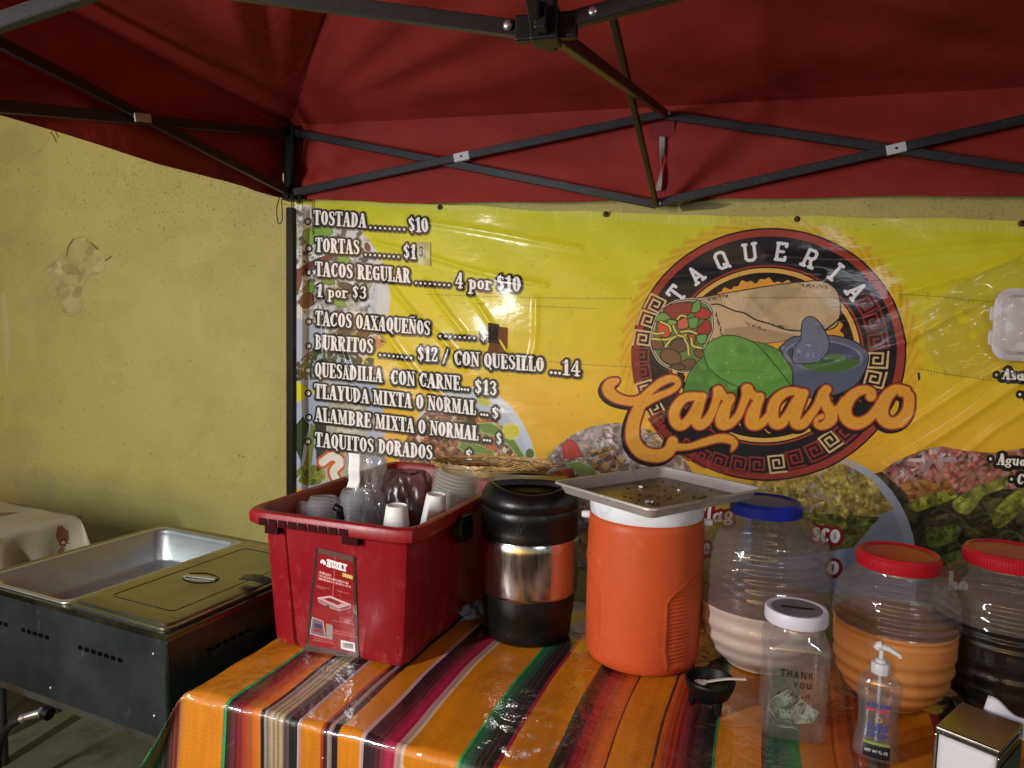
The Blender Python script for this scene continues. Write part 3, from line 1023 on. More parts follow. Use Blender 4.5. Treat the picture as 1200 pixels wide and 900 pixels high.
    r.poly(smooth_path([(938, 398), (939, 380), (943, 373), (950, 371), (958, 376), (966, 388), (971, 402), (968, 414), (956, 424), (940, 426), (928, 424), (930, 408), (938, 398)], 4), (100, 112, 140), line=ink, lw=.9)
    r.clutter([(914, 406), (938, 400), (968, 400), (970, 412), (950, 424), (926, 424)], [(150, 160, 190), (110, 122, 150), (80, 90, 120)], 70, .8, 2.5, .5, 44)
    # script word
    def z1(L):
        return [((a/6+700, b/6+430), c/6) for a, b, c in L]

    def z2(L):
        return [((a/6+880, b/6+430), c/6) for a, b, c in L]
    paths = [
        z1([(140, 95, 20), (95, 115, 34), (80, 160, 40), (125, 208, 36), (200, 235, 30), (265, 238, 30), (320, 215, 28), (385, 155, 26), (450, 105, 26), (520, 80, 24), (562, 95, 20), (565, 130, 18), (520, 165, 20), (450, 195, 22), (380, 225, 26), (325, 255, 30)]),
        z1([(322, 225, 34), (292, 290, 38), (262, 370, 42), (248, 450, 45), (262, 530, 47), (310, 590, 47), (380, 618, 44), (450, 618, 42), (505, 585, 38), (530, 520, 34)]),
        z1([(530, 560, 26), (640, 558, 20), (740, 530, 24), (840, 502, 26), (915, 503, 28), (962, 530, 22), (958, 562, 14), (942, 590, 5)]),
        z1([(735, 210, 28), (665, 205, 28), (600, 225, 30), (548, 295, 34), (545, 370, 36), (580, 408, 34), (628, 385, 30), (670, 325, 26), (705, 260, 26), (735, 210, 28)]),
        z1([(740, 205, 26), (712, 290, 30), (692, 360, 34), (715, 405, 34), (765, 380, 30), (805, 320, 26), (830, 250, 26), (850, 185, 30), (850, 165, 33)]),
        z1([(860, 180, 30), (900, 215, 26), (940, 215, 24), (905, 270, 34), (882, 340, 42), (882, 395, 42), (935, 395, 28), (990, 340, 24), (1020, 270, 24), (1045, 200, 28), (1052, 155, 36)]),
        z1([(1060, 170, 32), (1105, 205, 26), (1148, 205, 22), (1115, 270, 34), (1092, 340, 42), (1090, 395, 42), (1140, 400, 30), (1200, 345, 24), (1240, 270, 22)]),
        z2([(350, 180, 26), (285, 168, 26), (220, 190, 30), (165, 250, 34), (150, 330, 36), (168, 395, 34), (215, 390, 32), (265, 325, 26), (300, 260, 26), (350, 185, 26)]),
        z2([(372, 180, 26), (338, 270, 28), (310, 350, 32), (315, 398, 32), (362, 398, 30), (415, 340, 26), (465, 265, 24), (500, 190, 28), (525, 158, 30)]),
        z2([(505, 180, 30), (520, 250, 32), (555, 310, 36), (562, 360, 36), (530, 398, 30), (488, 415, 22), (458, 400, 16), (462, 365, 14), (500, 345, 16)]),
        z2([(560, 330, 30), (615, 285, 22), (650, 230, 20)]),
        z2([(838, 205, 30), (842, 175, 24), (800, 158, 26), (738, 175, 30), (685, 225, 34), (655, 300, 38), (675, 365, 38), (740, 395, 38), (815, 365, 30), (875, 300, 26), (925, 225, 26), (990, 165, 28)]),
        z2([(1080, 165, 28), (1010, 155, 30), (950, 205, 36), (918, 275, 38), (915, 340, 38), (960, 388, 36), (1030, 382, 36), (1088, 325, 34), (1106, 250, 30), (1095, 190, 28), (1040, 190, 12)]),
    ]
    items = []
    for p in paths:
        A = smooth_path([(q[0][0], q[0][1], q[1]) for q in p], 5)
        items.append(([(a[0], a[1]) for a in A], [a[2] for a in A]))
    r.strokes(items, [(2.6, (26, 18, 22), 1, (-2.4, 2.4)), (1.9, (30, 18, 20), 1, (0, 0)), (1.3, (164, 66, 44), 1, (0, 0)), (-.3, (224, 160, 56), 1, (0, 0))])
    rg = random.Random(9)
    for pts, rad in items:
        for k in range(len(pts)*2):
            i = rg.randrange(len(pts))
            x, y = pts[i]
            r.poly(ell(x+rg.uniform(-.5, .5)*rad[i], y+rg.uniform(-.5, .5)*rad[i], .35, .3, 0, 5), (120, 84, 40), alpha=.7)
    # menu lines
    L = [("TOSTADA", (368.5, 263.5), (431, 267.5), 17), ("........", (433, 268.5), (478, 271), 15), ("$10", (480, 272), (504, 273), 17),
         ("TORTAS", (371, 295.5), (423, 298.5), 17), ("........", (427, 300), (471, 303), 15), ("$1", (473.5, 303), (489, 304), 17),
         ("TACOS REGULAR", (371, 323.5), (482, 331.7), 17), ("........", (486, 333), (530, 336), 15), ("4 por $10", (534, 337.5), (612, 342.5), 18),
         ("1 por $3", (373, 348), (431, 350.5), 15),
         ("TACOS OAXAQUEÑOS", (371, 381), (506, 393), 17), ("........", (515, 395), (560, 398), 15), ("$", (564, 399.5), (572, 400.2), 14),
         ("BURRITOS", (371, 409), (439, 414), 17), ("........", (444, 417), (486, 421), 15), ("$12", (490, 422.5), (514.5, 424), 17), ("/", (519, 425), (528, 425.5), 16),
         ("CON QUESILLO", (533.5, 427.6), (638.5, 435.6), 17), ("...14", (644.5, 438), (681.5, 441), 18),
         ("QUESADILLA", (371, 441), (449.6, 448), 17), ("CON CARNE...", (459, 450), (551, 458.5), 17), ("$13", (556.6, 461), (583.5, 463.5), 17),
         ("TLAYUDA MIXTA O NORMAL ...", (371, 466), (573.6, 488), 17), ("$", (576.7, 490), (586, 491), 14),
         ("ALAMBRE MIXTA O NORMAL ...", (371, 493.3), (576.7, 518), 17), ("$", (582, 520), (589.5, 521), 14),
         ("TAQUITOS DORADOS...", (371, 522.6), (518.7, 539.5), 17), ("$", (546, 539.5), (556, 540.5), 14)]
    for st, a, b_, h in L:
        text(r, st, a, b_, h, halo=(60, 50, 30))
    for x, y in ((362, 260), (364, 291.7), (364, 320), (363.5, 377), (363.5, 405.5), (363, 434), (364, 460.5), (364, 488.7), (363, 517)):
        r.poly(ell(x, y, 4.4, 4.6, 0, 18), (34, 31, 28))
        r.poly(ell(x, y, 2.3, 2.5, 0, 14), (240, 240, 240))
    for st, a, b_, h in (("Asadas", (1173, 444), (1222, 447), 12.5), ("Agua", (1166, 543.5), (1200, 545), 13), ("Carne", (1189, 566.5), (1228, 568), 12.5), ("Con", (1200, 468), (1225, 469), 12)):
        text(r, st, a, b_, h, ow=3.4, out=(26, 28, 28), slant=.12)
    for x, y in ((1166, 439), (1194, 462), (1158.5, 536.8), (1183, 560.5)):
        r.poly(ell(x, y, 5, 5, 0, 14), (26, 28, 28))
        r.poly(ell(x, y, 1.8, 1.9, 0, 12), (235, 235, 235))
    redo = (150, 30, 28)
    for st, a, b_, h in (("Tlag", (812, 612), (860, 609), 19), ("sco", (950, 632), (983, 636), 27), ("e", (822, 648), (832, 648), 22), ("o", (968, 672), (982, 673), 27), ("bo", (1108, 692), (1132, 694), 24)):
        text(r, st, a, b_, h, ow=3.6, out=redo, slant=.1)
    # wear: stitched creases, scuffs, faded hem at the top
    for pts in ([(500, 345), (620, 349), (740, 350)], [(1050, 345), (1100, 348), (1135, 352), (1200, 356)], [(700, 362), (560, 356)],
                [(1075, 432), (1120, 440), (1205, 451)], [(520, 405), (640, 423), (740, 430), (900, 436)], [(870, 349), (985, 349)]):
        r.line(smooth_path(pts), .35, (96, 90, 40), .55)
        for a, b_ in zip(pts[:-1], pts[1:]):
            for k in range(12):
                t_ = rg.random()
                x, y = a[0]+(b_[0]-a[0])*t_, a[1]+(b_[1]-a[1])*t_
                r.line([(x, y-rg.uniform(1, 5)), (x+.4, y+rg.uniform(1, 5))], .25, (110, 104, 50), .35)
    r.poly([(1073.5, 437), (1076, 436), (1077, 444), (1074.5, 446)], (20, 16, 16))
    hem = [(345, 226), (640, 230), (800, 244), (1400, 262), (1400, 278), (1200, 272), (800, 265), (640, 250), (345, 240)]
    r.poly(hem, (206, 208, 120), alpha=.42)
    for k in range(150):
        x = rg.uniform(560, 1400)
        y = 247+(x-640)*.033
        r.line([(x, y), (x+.5, y+rg.uniform(5, 12))], .22, (230, 232, 180), .5)
    for k in range(500):
        x, y = rg.uniform(345, 1300), rg.uniform(236, 600)
        r.line([(x, y), (x+rg.uniform(-3, 3), y+rg.uniform(-1.5, 1.5))], rg.uniform(.2, .5), (80, 70, 30), rg.uniform(.15, .5))
    g_ = r.a.mean(2, keepdims=True)
    r.a = np.clip((r.a*.96+g_*.04)*1.04, 0, 1)
    return r.image('banner_print')


def paint_wall():
    """painted plaster with dirt specks, cracks and a peeled patch; covers x -4.2..2.2, z 0..2.9"""
    X0, X1, Z0, Z1, s = -4.2, 2.2, 0.0, 2.9, 330
    W, Hh = int((X1-X0)*s), int((Z1-Z0)*s)

    def T(x, y):
        p = ony(x, y, WALL_Y+.0)
        return ((p[0]-X0)*s, (Z1-p[2])*s)
    r = Ras(W, Hh, T, 1.15, (186, 178, 104))
    hgt = Ras(W, Hh, T, 1.15, (128, 128, 128))
    n = fnoise(Hh, W, 220, 50, 6)
    n2 = fnoise(Hh, W, 18, 70, 4)
    col = np.array((190, 181, 108), np.float32)/255
    col2 = np.array((154, 147, 94), np.float32)/255
    m = np.clip((n-.5)*2.6+.3+(n2-.5)*.5, 0, 1)[..., None]
    r.a[:] = col*(1-m*.55)+col2*m*.55
    # grey worn edge on the far left of the picture
    rg = random.Random(3)
    for k in range(60):
        x, y = rg.uniform(-80, 60), rg.uniform(150, 590)
        r.poly(ell(x, y, rg.uniform(8, 30), rg.uniform(10, 40), 0, 12), (150, 142, 112), alpha=.10)
    # black mildew specks, dense under the awning
    for k in range(1500):
        x = rg.gauss(200, 110) if k % 3 else rg.uniform(-60, 340)
        y = rg.gauss(225, 45) if k % 3 else rg.uniform(140, 590)
        if x > 345:
            x = rg.uniform(-40, 345)
        q = rg.uniform(.18, .52)*(1.5 if rg.random() < .06 else 1)
        r.poly(ell(x, y, q*rg.uniform(1, 1.6), q, rg.random()*3, 6), (46, 42, 24), alpha=rg.uniform(.35, .9))
    for k in range(900):      # strip above the banner
        x, y = rg.uniform(345, 1400), rg.uniform(222, 262)
        q = rg.uniform(.25, .6)
        r.poly(ell(x, y, q, q, 0, 5), (46, 42, 30), alpha=rg.uniform(.3, .8))
    for k in range(26):
        x, y = rg.uniform(60, 330), rg.uniform(200, 590)
        r.poly(ell(x, y, rg.uniform(10, 40), rg.uniform(6, 18), rg.random()*3, 14), (150, 138, 76), alpha=.09)
    # peeled patch
    patch = smooth_path([(84, 280), (96, 277), (104, 284), (116, 293), (121, 305), (118, 318), (104, 322), (98, 330), (92, 345), (94, 360), (86, 370), (74, 368), (66, 352), (63, 336), (57, 325), (51, 316), (60, 308), (72, 296), (78, 286)], 4)
    r.poly(patch, (178, 170, 112), line=(150, 141, 92), lw=.9)
    r.poly([(p[0]*.86+12, p[1]*.9+30) for p in patch], (184, 177, 118), alpha=.6)
    r.poly([(70, 336), (86, 334), (90, 352), (86, 366), (76, 366), (68, 350)], (186, 180, 126), line=(156, 148, 100), lw=.6)
    r.poly([(52, 316), (64, 308), (66, 318), (60, 326)], (196, 190, 150), line=(140, 132, 90), lw=.7)
    hgt.poly(patch, (104, 104, 104), line=(140, 140, 140), lw=1.2)
    hgt.clutter(patch, [(120, 120, 120), (96, 96, 96), (110, 110, 110)], 60, 2, 7, .6, 4)
    r.clutter(patch, [(178, 170, 108), (186, 179, 122), (168, 160, 100), (188, 183, 130)], 90, 2, 8, .45, 5)
    crk = [[(84, 280), (78, 290), (76, 300)], [(104, 284), (112, 292)], [(57, 154), (60, 158), (64, 166)], [(62, 152), (66, 160)], [(121, 305), (128, 300)]]
    for c in crk:
        r.line(smooth_path(c), .6, (60, 52, 30), .9)
        hgt.line(smooth_path(c), .8, (60, 60, 60))
    for x, y, a, b_ in ((5, 400, 3, 40), (2, 360, 2, 20), (180, 600, 3, 2), (130, 448, 4, 2), (335, 470, 3, 8)):
        r.poly(ell(x, y, a, b_, 0, 12), (196, 192, 160), alpha=.5)
    r.poly([(796, 240), (830, 236), (860, 238), (840, 244), (800, 247)], (96, 90, 62), alpha=.8)
    hgt.a += (fnoise(Hh, W, 26, 90, 5)[..., None]-.5)*.35 + (fnoise(Hh, W, 5, 95, 2)[..., None]-.5)*.22
    return r.image('plaster_paint'), hgt.image('plaster_relief', True), (X0, X1, Z0, Z1)


banner_img = paint_banner()
wall_img, wall_h, WB = paint_wall()

# ------------------------------------------------------------------ setting: floor, wall
m_floor = mat('floor_concrete', rgb(76, 74, 60), .8, var=.25, vscale=3, bump=.004, bscale=25, dirt=rgb(50, 48, 38), dscale=5)
g = MB()
g.grid(40, 40, lambda u, v: (-30+60*u, -27+29.9*v+.0, 0.0))
tag(g.build('floor', m_floor), kind='structure')

m_wall = img_mat('wall_plaster', wall_img, .62, .35, himg=wall_h, hdist=.008, bump=.0010, bscale=110)
g = MB()
X0, X1, Z0, Z1 = WB
XE0, XE1, ZE1 = -9.0, 9.0, 3.6
g.grid(120, 30, lambda u, v: (XE0+(XE1-XE0)*u, WALL_Y+.012+.004*math.sin(u*90)*math.sin(v*14), ZE1*v),
       lambda u, v: ((XE0+(XE1-XE0)*u-X0)/(X1-X0), (ZE1*v-Z0)/(Z1-Z0)))
g.box((0, WALL_Y+.15, ZE1/2), (18, .25, ZE1))
g.uv += [(0.02, .9)]*8
wall = g.build('wall', m_wall, smooth=30)
for mname in ('wall_plaster',):
    for n in bpy.data.materials[mname].node_tree.nodes:
        if n.type == 'TEX_IMAGE':
            n.extension = 'MIRROR'
tag(wall, 'yellow painted plaster wall with a peeled patch', None, None, 'structure')

# ------------------------------------------------------------------ banner
m_ban = img_mat('banner_vinyl', banner_img, .5, .25, coat=.24, bump=.0026, bscale=6, crough=.14, bstretch=(1, 1, 2.2), rvar=.06, vscale=6)
# long folds seen as streaks of light, given where they run on the banner
FOLDS = []


def fold(pts, amp, wd):
    P = [ony(x, y, WALL_Y) for x, y in pts]
    FOLDS.append((np.array([(p[0], p[2]) for p in P]), amp, wd))


for pts, a, wd in (([(440, 285), (500, 300), (560, 318), (640, 335)], .004, .010), ([(480, 258), (560, 270), (680, 292)], .0035, .012),
                   ([(372, 335), (392, 380), (410, 430), (420, 470)], .006, .012), ([(420, 345), (450, 385), (490, 440), (520, 470)], .006, .012),
                   ([(455, 330), (490, 372), (520, 398), (545, 430)], .006, .012), ([(500, 330), (525, 365), (545, 390)], .005, .010),
                   ([(545, 335), (570, 370), (600, 420)], .004, .010), ([(630, 350), (628, 400), (620, 430)], .003, .012),
                   ([(900, 300), (1000, 305), (1100, 292), (1200, 285)], .004, .016), ([(1050, 345), (1120, 325), (1200, 300)], .005, .016),
                   ([(1040, 545), (1100, 510), (1160, 470), (1205, 440)], .006, .016), ([(1060, 400), (1110, 372), (1150, 352)], .005, .012),
                   ([(1120, 540), (1160, 505), (1200, 480)], .004, .012), ([(750, 330), (860, 318), (960, 322)], .003, .016),
                   ([(1060, 500), (1120, 460), (1180, 425)], .004, .014), ([(360, 300), (375, 360), (380, 420)], .005, .014),
                   ([(700, 540), (820, 470), (1000, 420), (1060, 400)], .002, .02), ([(960, 380), (1010, 372), (1050, 352)], .003, .012)):
    fold(pts, a, wd)


def seg_d(X, Z, P):
    d = np.full(X.shape, 1e9)
    for i in range(len(P)-1):
        a, b = P[i], P[i+1]
        dx, dz = b-a
        t = np.clip(((X-a[0])*dx+(Z-a[1])*dz)/(dx*dx+dz*dz), 0, 1)
        d = np.minimum(d, np.hypot(X-a[0]-t*dx, Z-a[1]-t*dz))
    return d


tp = [ony(x, y, WALL_Y) for x, y in ((344, 231), (500, 238), (640, 246), (767, 249), (800, 252), (1000, 254), (1200, 257), (1400, 262))]
TX = [p[0] for p in tp]
TZ = [p[2] for p in tp]
NU, NV = 520, 230
uu, vv = np.meshgrid(np.linspace(0, 1, NU+1), np.linspace(0, 1, NV+1))
XL = ony(346, 400, WALL_Y)[0]
XX = XL+(BX1-.03-XL)*uu
top = np.interp(XX, TX, TZ) - .006*np.abs(np.sin((XX-XL)*7.5))
ZZ = BZ0+.02+(top-BZ0-.02)*vv
HH = np.zeros_like(XX)
for P, a, wd in FOLDS:
    HH += 1.5*a*np.exp(-(seg_d(XX, ZZ, smooth_path(P, 4))/wd)**2)
HH += .004*np.sin(XX*5+ZZ*3)+.003*np.sin(ZZ*11-XX*4)+.0015*np.sin(XX*17+ZZ*23)+.008*np.clip((1.1-ZZ)*1.5, 0, 1)*np.sin(XX*9)**2
V = np.stack([XX, WALL_Y-.012-HH, ZZ], -1).reshape(-1, 3)
UV = np.stack([(XX-BX0)/(BX1-BX0), (ZZ-BZ0)/(BZ1-BZ0)], -1).reshape(-1, 2)
g = MB()
g.v = [tuple(p) for p in V.tolist()]
g.uv = UV.tolist()
g.f = [(j*(NU+1)+i, j*(NU+1)+i+1, (j+1)*(NU+1)+i+1, (j+1)*(NU+1)+i) for j in range(NV) for i in range(NU)]
banner = thing('menu_banner', 'glossy yellow menu banner with round taqueria badge nailed to the wall', 'banner', (0, 0, 0))
g.build('sheet', m_ban, banner, smooth=180)
m_iron = mat('rusty_nail', rgb(60, 50, 40), .6, .6)
for px, py in ((516, 243), (710, 251), (934, 257), (1197, 262), (350, 236)):
    p = ony(px, py, WALL_Y-.016)
    g = MB()
    g.lathe([(.011, 0), (.011, .0015), (.007, .0025), (.006, .001)], 20, capt=False, capb=False)
    g.lathe([(.005, .0), (.005, .004), (.003, .0052)], 12)
    for i, v in enumerate(g.v):
        g.v[i] = (p[0]+v[0], p[1]-v[2]-.003, p[2]+v[1])
    g.build('grommet', m_iron, banner, smooth=40)


def tape(name, quad, m, parent, off=.02, uvs=False):
    P = [ony(x, y, WALL_Y-off) for x, y in quad]
    g = MB()

    def f(u, v):
        a = P[0]*(1-u)+P[1]*u
        b = P[3]*(1-u)+P[2]*u
        q = a*(1-v)+b*v
        return (q[0], q[1]-.002*math.sin(u*3.1)*math.sin(v*5), q[2])
    g.grid(8, 8, f, (lambda u, v: (u, 1-v)))
    return g.build(name, m, parent, smooth=180)


m_tapew = mat('clear_tape', rgb(206, 200, 130), .35, alpha=.75, var=.1, vscale=30)
m_tapeb = mat('brown_tape', rgb(122, 78, 42), .65, spec=.2, var=.2, vscale=40)
m_taped = mat('dark_tape', rgb(44, 36, 32), .65, spec=.2, var=.2, vscale=40)
tape('price_patch', [(489.5, 283), (504, 284), (504, 312), (490, 310)], m_tapew, banner)['label'] = 'pale tape patch with the handwritten 3'
q = Ras(60, 90, bgc=(196, 190, 140))
text(q, '3', (10, 78), (50, 80), 62, (30, 28, 26), None, mono=.07, slant=.15)
tape('price_patch', [(488.5, 285), (497.5, 286), (497.5, 303), (489, 302)], img_mat('patch_digit', q.image('patch_digit'), .4), banner, .0225)['label'] = 'handwritten 3 on the tape patch'
q = Ras(80, 110, bgc=(58, 44, 36))
text(q, '10', (6, 88), (76, 90), 66, (22, 18, 18), None)
tape('tape_strip', [(572, 378), (584, 380), (584, 403), (572, 402)], img_mat('dark_tape_digits', q.image('dark_tape_digits'), .6, .2), banner, .0235)
tape('tape_strip', [(578, 382), (594.5, 384), (594, 413), (571, 413)], m_tapeb, banner, .021)

# ------------------------------------------------------------------ canopy
m_frame = mat('frame_steel', rgb(46, 47, 50), .42, .35, bump=.0006, bscale=400, var=.2, vscale=60, dirt=rgb(120, 120, 118), dscale=90, dirt_lo=.6, dirt_hi=.8)
m_black = mat('black_plastic', rgb(12, 12, 14), .45, spec=.25, bump=.0003, bscale=200)
m_bolt = mat('bolt_zinc', rgb(190, 190, 192), .3, .9)
m_sleeve = mat('sleeve_label', rgb(200, 202, 206), .4, .1)
m_fab = mat('canopy_fabric', rgb(152, 48, 40), .72, spec=.2, var=.12, vscale=2.5, bump=.0045, bscale=9, dirt=rgb(116, 37, 32), dscale=1.6, dirt_lo=.45, dirt_hi=.75)
m_fabp = mat('canopy_patch', rgb(120, 18, 20), .7, bump=.0008, bscale=200)
m_web = mat('strap_webbing', rgb(150, 140, 128), .8, bump=.0006, bscale=300, var=.15, vscale=40)

CX0, CX1, CY0, CY1 = -1.62, 1.40, -.40, 2.68
canopy = thing('canopy_tent', 'red fabric pop-up canopy on a dark scissor frame over the stall', 'canopy', (0, 0, 0))
hubp = ony(640, 46, 1.16)
HX, HY, HZ = hubp
EAVE = 2.345
PEAK = (HX, HY, 3.08)


def roof_panel(a, b, seed, nu=90, nv=60):
    a, b, p = np.array(a), np.array(b), np.array(PEAK)
    n0 = np.cross(b-a, p-a)
    n0 /= np.linalg.norm(n0)
    if n0[2] < 0:
        n0 = -n0
    Lw = np.linalg.norm(b-a)
    g = MB()

    def f(u, v):
        vv_ = v**.9
        q = (a*(1-u)+b*u)*(1-vv_)+p*vv_
        sag = -.16*math.sin(math.pi*min(1, v*1.0))*math.sin(math.pi*u)**.7
        wr = 0
        for (ux, ph, fr) in ((0.0, .3+seed, 15), (1.0, 1.1+seed, 13)):
            dx, dy = (u-ux)*Lw*(1-vv_*.5), vv_*2.0
            r_ = math.hypot(dx, dy)+1e-6
            an = math.atan2(dy, abs(dx))
            wr += .016*math.sin(an*fr+ph)*math.exp(-((r_-.75)/.6)**2)
            wr += .010*math.sin(an*fr*2.7+ph*3)*math.exp(-((r_-.35)/.3)**2)
        wr += .006*math.sin(u*31+v*11+seed)*math.sin(v*3.1)
        edge = math.sin(math.pi*u)**.35*min(1, v*7)
        q = q+n0*(sag+wr*edge)
        return tuple(q)
    g.grid(nu, nv, f)
    return g.build('roof_panel', m_fab, canopy, smooth=180)


off = .05
c00, c10, c11, c01 = (CX0-off, CY0-off, EAVE), (CX1+off, CY0-off, EAVE), (CX1+off, CY1+off, EAVE), (CX0-off, CY1+off, EAVE)
roof_panel(c01, c11, 0)
roof_panel(c00, c01, 1.7)
roof_panel(c10, c00, 2.9)
roof_panel(c11, c10, 4.1)
# sewn seams along the four hips
for c in (c00, c10, c11, c01):
    g = MB()
    g.bar((c[0], c[1], c[2]-.004), (PEAK[0], PEAK[1], PEAK[2]-.004), .012, .003)
    g.build('seam', m_fabp, canopy)


def valance(a, b, bots, seed, nu=160, nv=16):
    """bots: list of (fraction, z) for the lower hem"""
    a, b = np.array(a), np.array(b)
    d = (b-a)/np.linalg.norm(b-a)
    nrm = np.array([d[1], -d[0], 0])
    L_ = np.linalg.norm(b-a)
    fu, fz = [q[0] for q in bots], [q[1] for q in bots]
    g = MB()

    def f(u, v):
        q = a*(1-u)+b*u
        zb = np.interp(u, fu, fz)+.004*math.sin(u*L_*9+seed)
        z = (EAVE+.03)*(1-v)+zb*v
        corner = math.exp(-u*L_/.35)+math.exp(-(1-u)*L_/.35)
        wv = .010*math.sin(u*L_*4.3+v*1.5+seed)*v + .006*math.sin(u*L_*9.5-v*4+seed)*v
        wv += .013*math.sin((u*L_*1.2+v*.9)*16+seed)*corner*(1-.3*v)+.005*math.sin((u*L_*2.2-v*1.3)*21+seed)*corner
        wv += .007*math.sin(v*9+u*L_*2.2+seed)*math.sin(math.pi*v)+.004*math.sin(v*17-u*L_*3.1+seed)*math.sin(math.pi*v)
        q = q+nrm*wv
        return (q[0], q[1], z)
    g.grid(nu, nv, f)
    g.build('valance', m_fab, canopy, smooth=180)
    g = MB()

    def h(u, v):
        p = f(u, 1-.085*v)
        k = .0022*math.sin(math.pi*v)+.0009
        return (p[0]-nrm[0]*k, p[1]-nrm[1]*k, p[2]-.002)
    g.grid(nu, 3, h)
    g.build('hem', m_fab, canopy, smooth=180)


zb = [(0, ony(345, 232, 2.73)[2]-.006)]
for px, py in ((420, 235), (500, 237), (640, 236), (770, 233), (900, 231), (1050, 229), (1200, 228)):
    q = ony(px, py, 2.73)
    zb.append(((q[0]-c01[0])/(c11[0]-c01[0]), q[2]))
zb.append((1, 2.0))
valance(c01, c11, zb, 0)
zl = []
for px, py in ((0, 133), (60, 152), (120, 171), (180, 190), (260, 212), (333, 231)):
    q = onx(px, py, c01[0])
    zl.append(((q[1]-c00[1])/(c01[1]-c00[1]), q[2]))
valance(c00, c01, [(0, 2.03)]+zl+[(1, zl[-1][1])], 2)
valance(c11, c10, [(0, 2.02), (1, 2.03)], 3)
valance(c10, c00, [(0, 2.03), (1, 2.03)], 4)

# posts, sliders, scissor struts
ZT, ZB = 2.32, 2.054
ZMT, ZMB = 2.298, 1.984
for k, (x, y) in enumerate(((CX0, CY1), (CX1, CY1), (CX1, CY0), (CX0, CY0))):
    g = MB()
    g.box((x, y, 1.0), (.032, .032, 2.0))
    po = g.build('post', m_frame if k else m_black, canopy, bevel=.003)
    g = MB()
    g.box((x, y, ZT-.14), (.046, .046, .30))
    g.build('post_head', m_black, po, bevel=.004)
    g = MB()
    g.box((x, y, ZB), (.056, .056, .05))
    g.box((x+.03, y, ZB), (.03, .02, .045))
    g.box((x, y-.03, ZB), (.02, .03, .045))
    g.build('slider', m_black, po, bevel=.004)
    g = MB()
    g.box((x, y, .012), (.09, .09, .024))
    g.build('foot', m_frame, po, bevel=.003)
g = MB()      # looped cord hanging from the corner slider
g.tube(smooth_path([(CX0-.03, CY1-.035, 2.05), (CX0-.042, CY1-.04, 1.99), (CX0-.036, CY1-.04, 1.935), (CX0-.018, CY1-.04, 1.945), (CX0-.02, CY1-.04, 2.03)]), .0022, 6)
g.tube(smooth_path([(CX0+.024, CY1-.035, 2.06), (CX0+.036, CY1-.04, 2.0), (CX0+.034, CY1-.04, 1.91), (CX0+.028, CY1-.04, 1.90), (CX0+.026, CY1-.04, 2.02)]), .0022, 6)
g.build('cord', m_black, canopy, smooth=180)


def strut(a, b, offv=(0, 0, 0), wd=.015, th=.030, mats=None, sleeve=None, up=(0, 0, 1), bolts=True, name='strut'):
    a = Vector(a)+Vector(offv)
    b = Vector(b)+Vector(offv)
    g = MB()
    g.bar(a, b, wd, th, up, .002)
    o = g.build(name, mats or m_frame, canopy)
    if sleeve:
        d = (b-a).normalized()
        c = a+(b-a)*sleeve
        g = MB()
        g.bar(c-d*.030, c+d*.030, wd+.0024, th+.0024, up, .002)
        s_ = g.build('sleeve', m_sleeve, o)
        side = d.cross(Vector(up)).normalized()
        if side.dot(-c+Vector((0, 0, H))) < 0:
            side = -side
        g = MB()
        g.tube([c+side*(wd/2), c+side*(wd/2+.004)], .004, 10)
        g.build('rivet', m_black, s_)
    return o


def bolt(p, axis):
    g = MB()
    p, ax = Vector(p), Vector(axis).normalized()
    g.tube([p, p+ax*.004, p+ax*.006], [.0085, .0075, .004], 12)
    g.build('bolt', m_bolt, canopy, smooth=50)


ys = CY1-.012
MX = -.125
cB = (.647, 2.147)
zrB = ZMT-2*(ZMT-cB[1])*1.0
zrT = ZMB+2*(cB[1]-ZMB)
strut((CX0, ys, ZT-.015), (MX-.02, ys, ZMB), (0, .010, 0))
strut((CX0, ys, ZB), (MX, ys, ZMT), (0, -.010, 0), sleeve=.495)
strut((MX, ys, ZMT), (CX1, ys, zrB), (0, .010, 0))
strut((MX-.02, ys, ZMB), (CX1, ys, zrT), (0, -.010, 0), sleeve=.5)
for (x, z) in ((MX, ZMT), (MX-.02, ZMB)):
    bolt((x+.012, ys-.019, z), (0, -1, 0))
# left side
LY = .98
zlB, zlT = 1.935, 2.205
strut((CX0, CY1, ZT-.02), (CX0, LY, zlB), (-.010, 0, 0), sleeve=None)
o_ = strut((CX0, CY1, ZB), (CX0, LY, zlT), (.010, 0, 0))
g = MB()
cL = Vector((CX0+.018, CY1+(LY-CY1)*.495, (ZT-.02)*.505+zlB*.495+.002))
g.box(cL, (.004, .066, .024), Matrix.Rotation(math.atan2(ZT-zlB, CY1-LY), 3, 'X'))
s_ = g.build('sleeve', m_sleeve, o_)
# right and front sides (out of the picture, seen only from other positions)
strut((CX1, CY1, ZT-.02), (CX1, 1.14, 1.98), (.010, 0, 0))
strut((CX1, CY1, ZB), (CX1, 1.14, ZMT), (-.010, 0, 0), sleeve=.5)
strut((CX1, CY0, ZT-.02), (CX1, 1.14, 1.98), (-.010, 0, 0))
strut((CX1, CY0, ZB), (CX1, 1.14, ZMT), (.010, 0, 0), sleeve=.5)
strut((CX0, CY0, ZT-.02), (CX0, LY, zlB), (.010, 0, 0))
strut((CX0, CY0, ZB), (CX0, LY, zlT), (-.010, 0, 0), sleeve=.5)
strut((CX0, CY0, ZT-.02), (-.11, CY0, ZMB), (0, .010, 0))
strut((CX0, CY0, ZB), (-.11, CY0, ZMT), (0, -.010, 0), sleeve=.5)
strut((CX1, CY0, ZT-.02), (-.11, CY0, ZMB), (0, -.010, 0))
strut((CX1, CY0, ZB), (-.11, CY0, ZMT), (0, .010, 0), sleeve=.5)
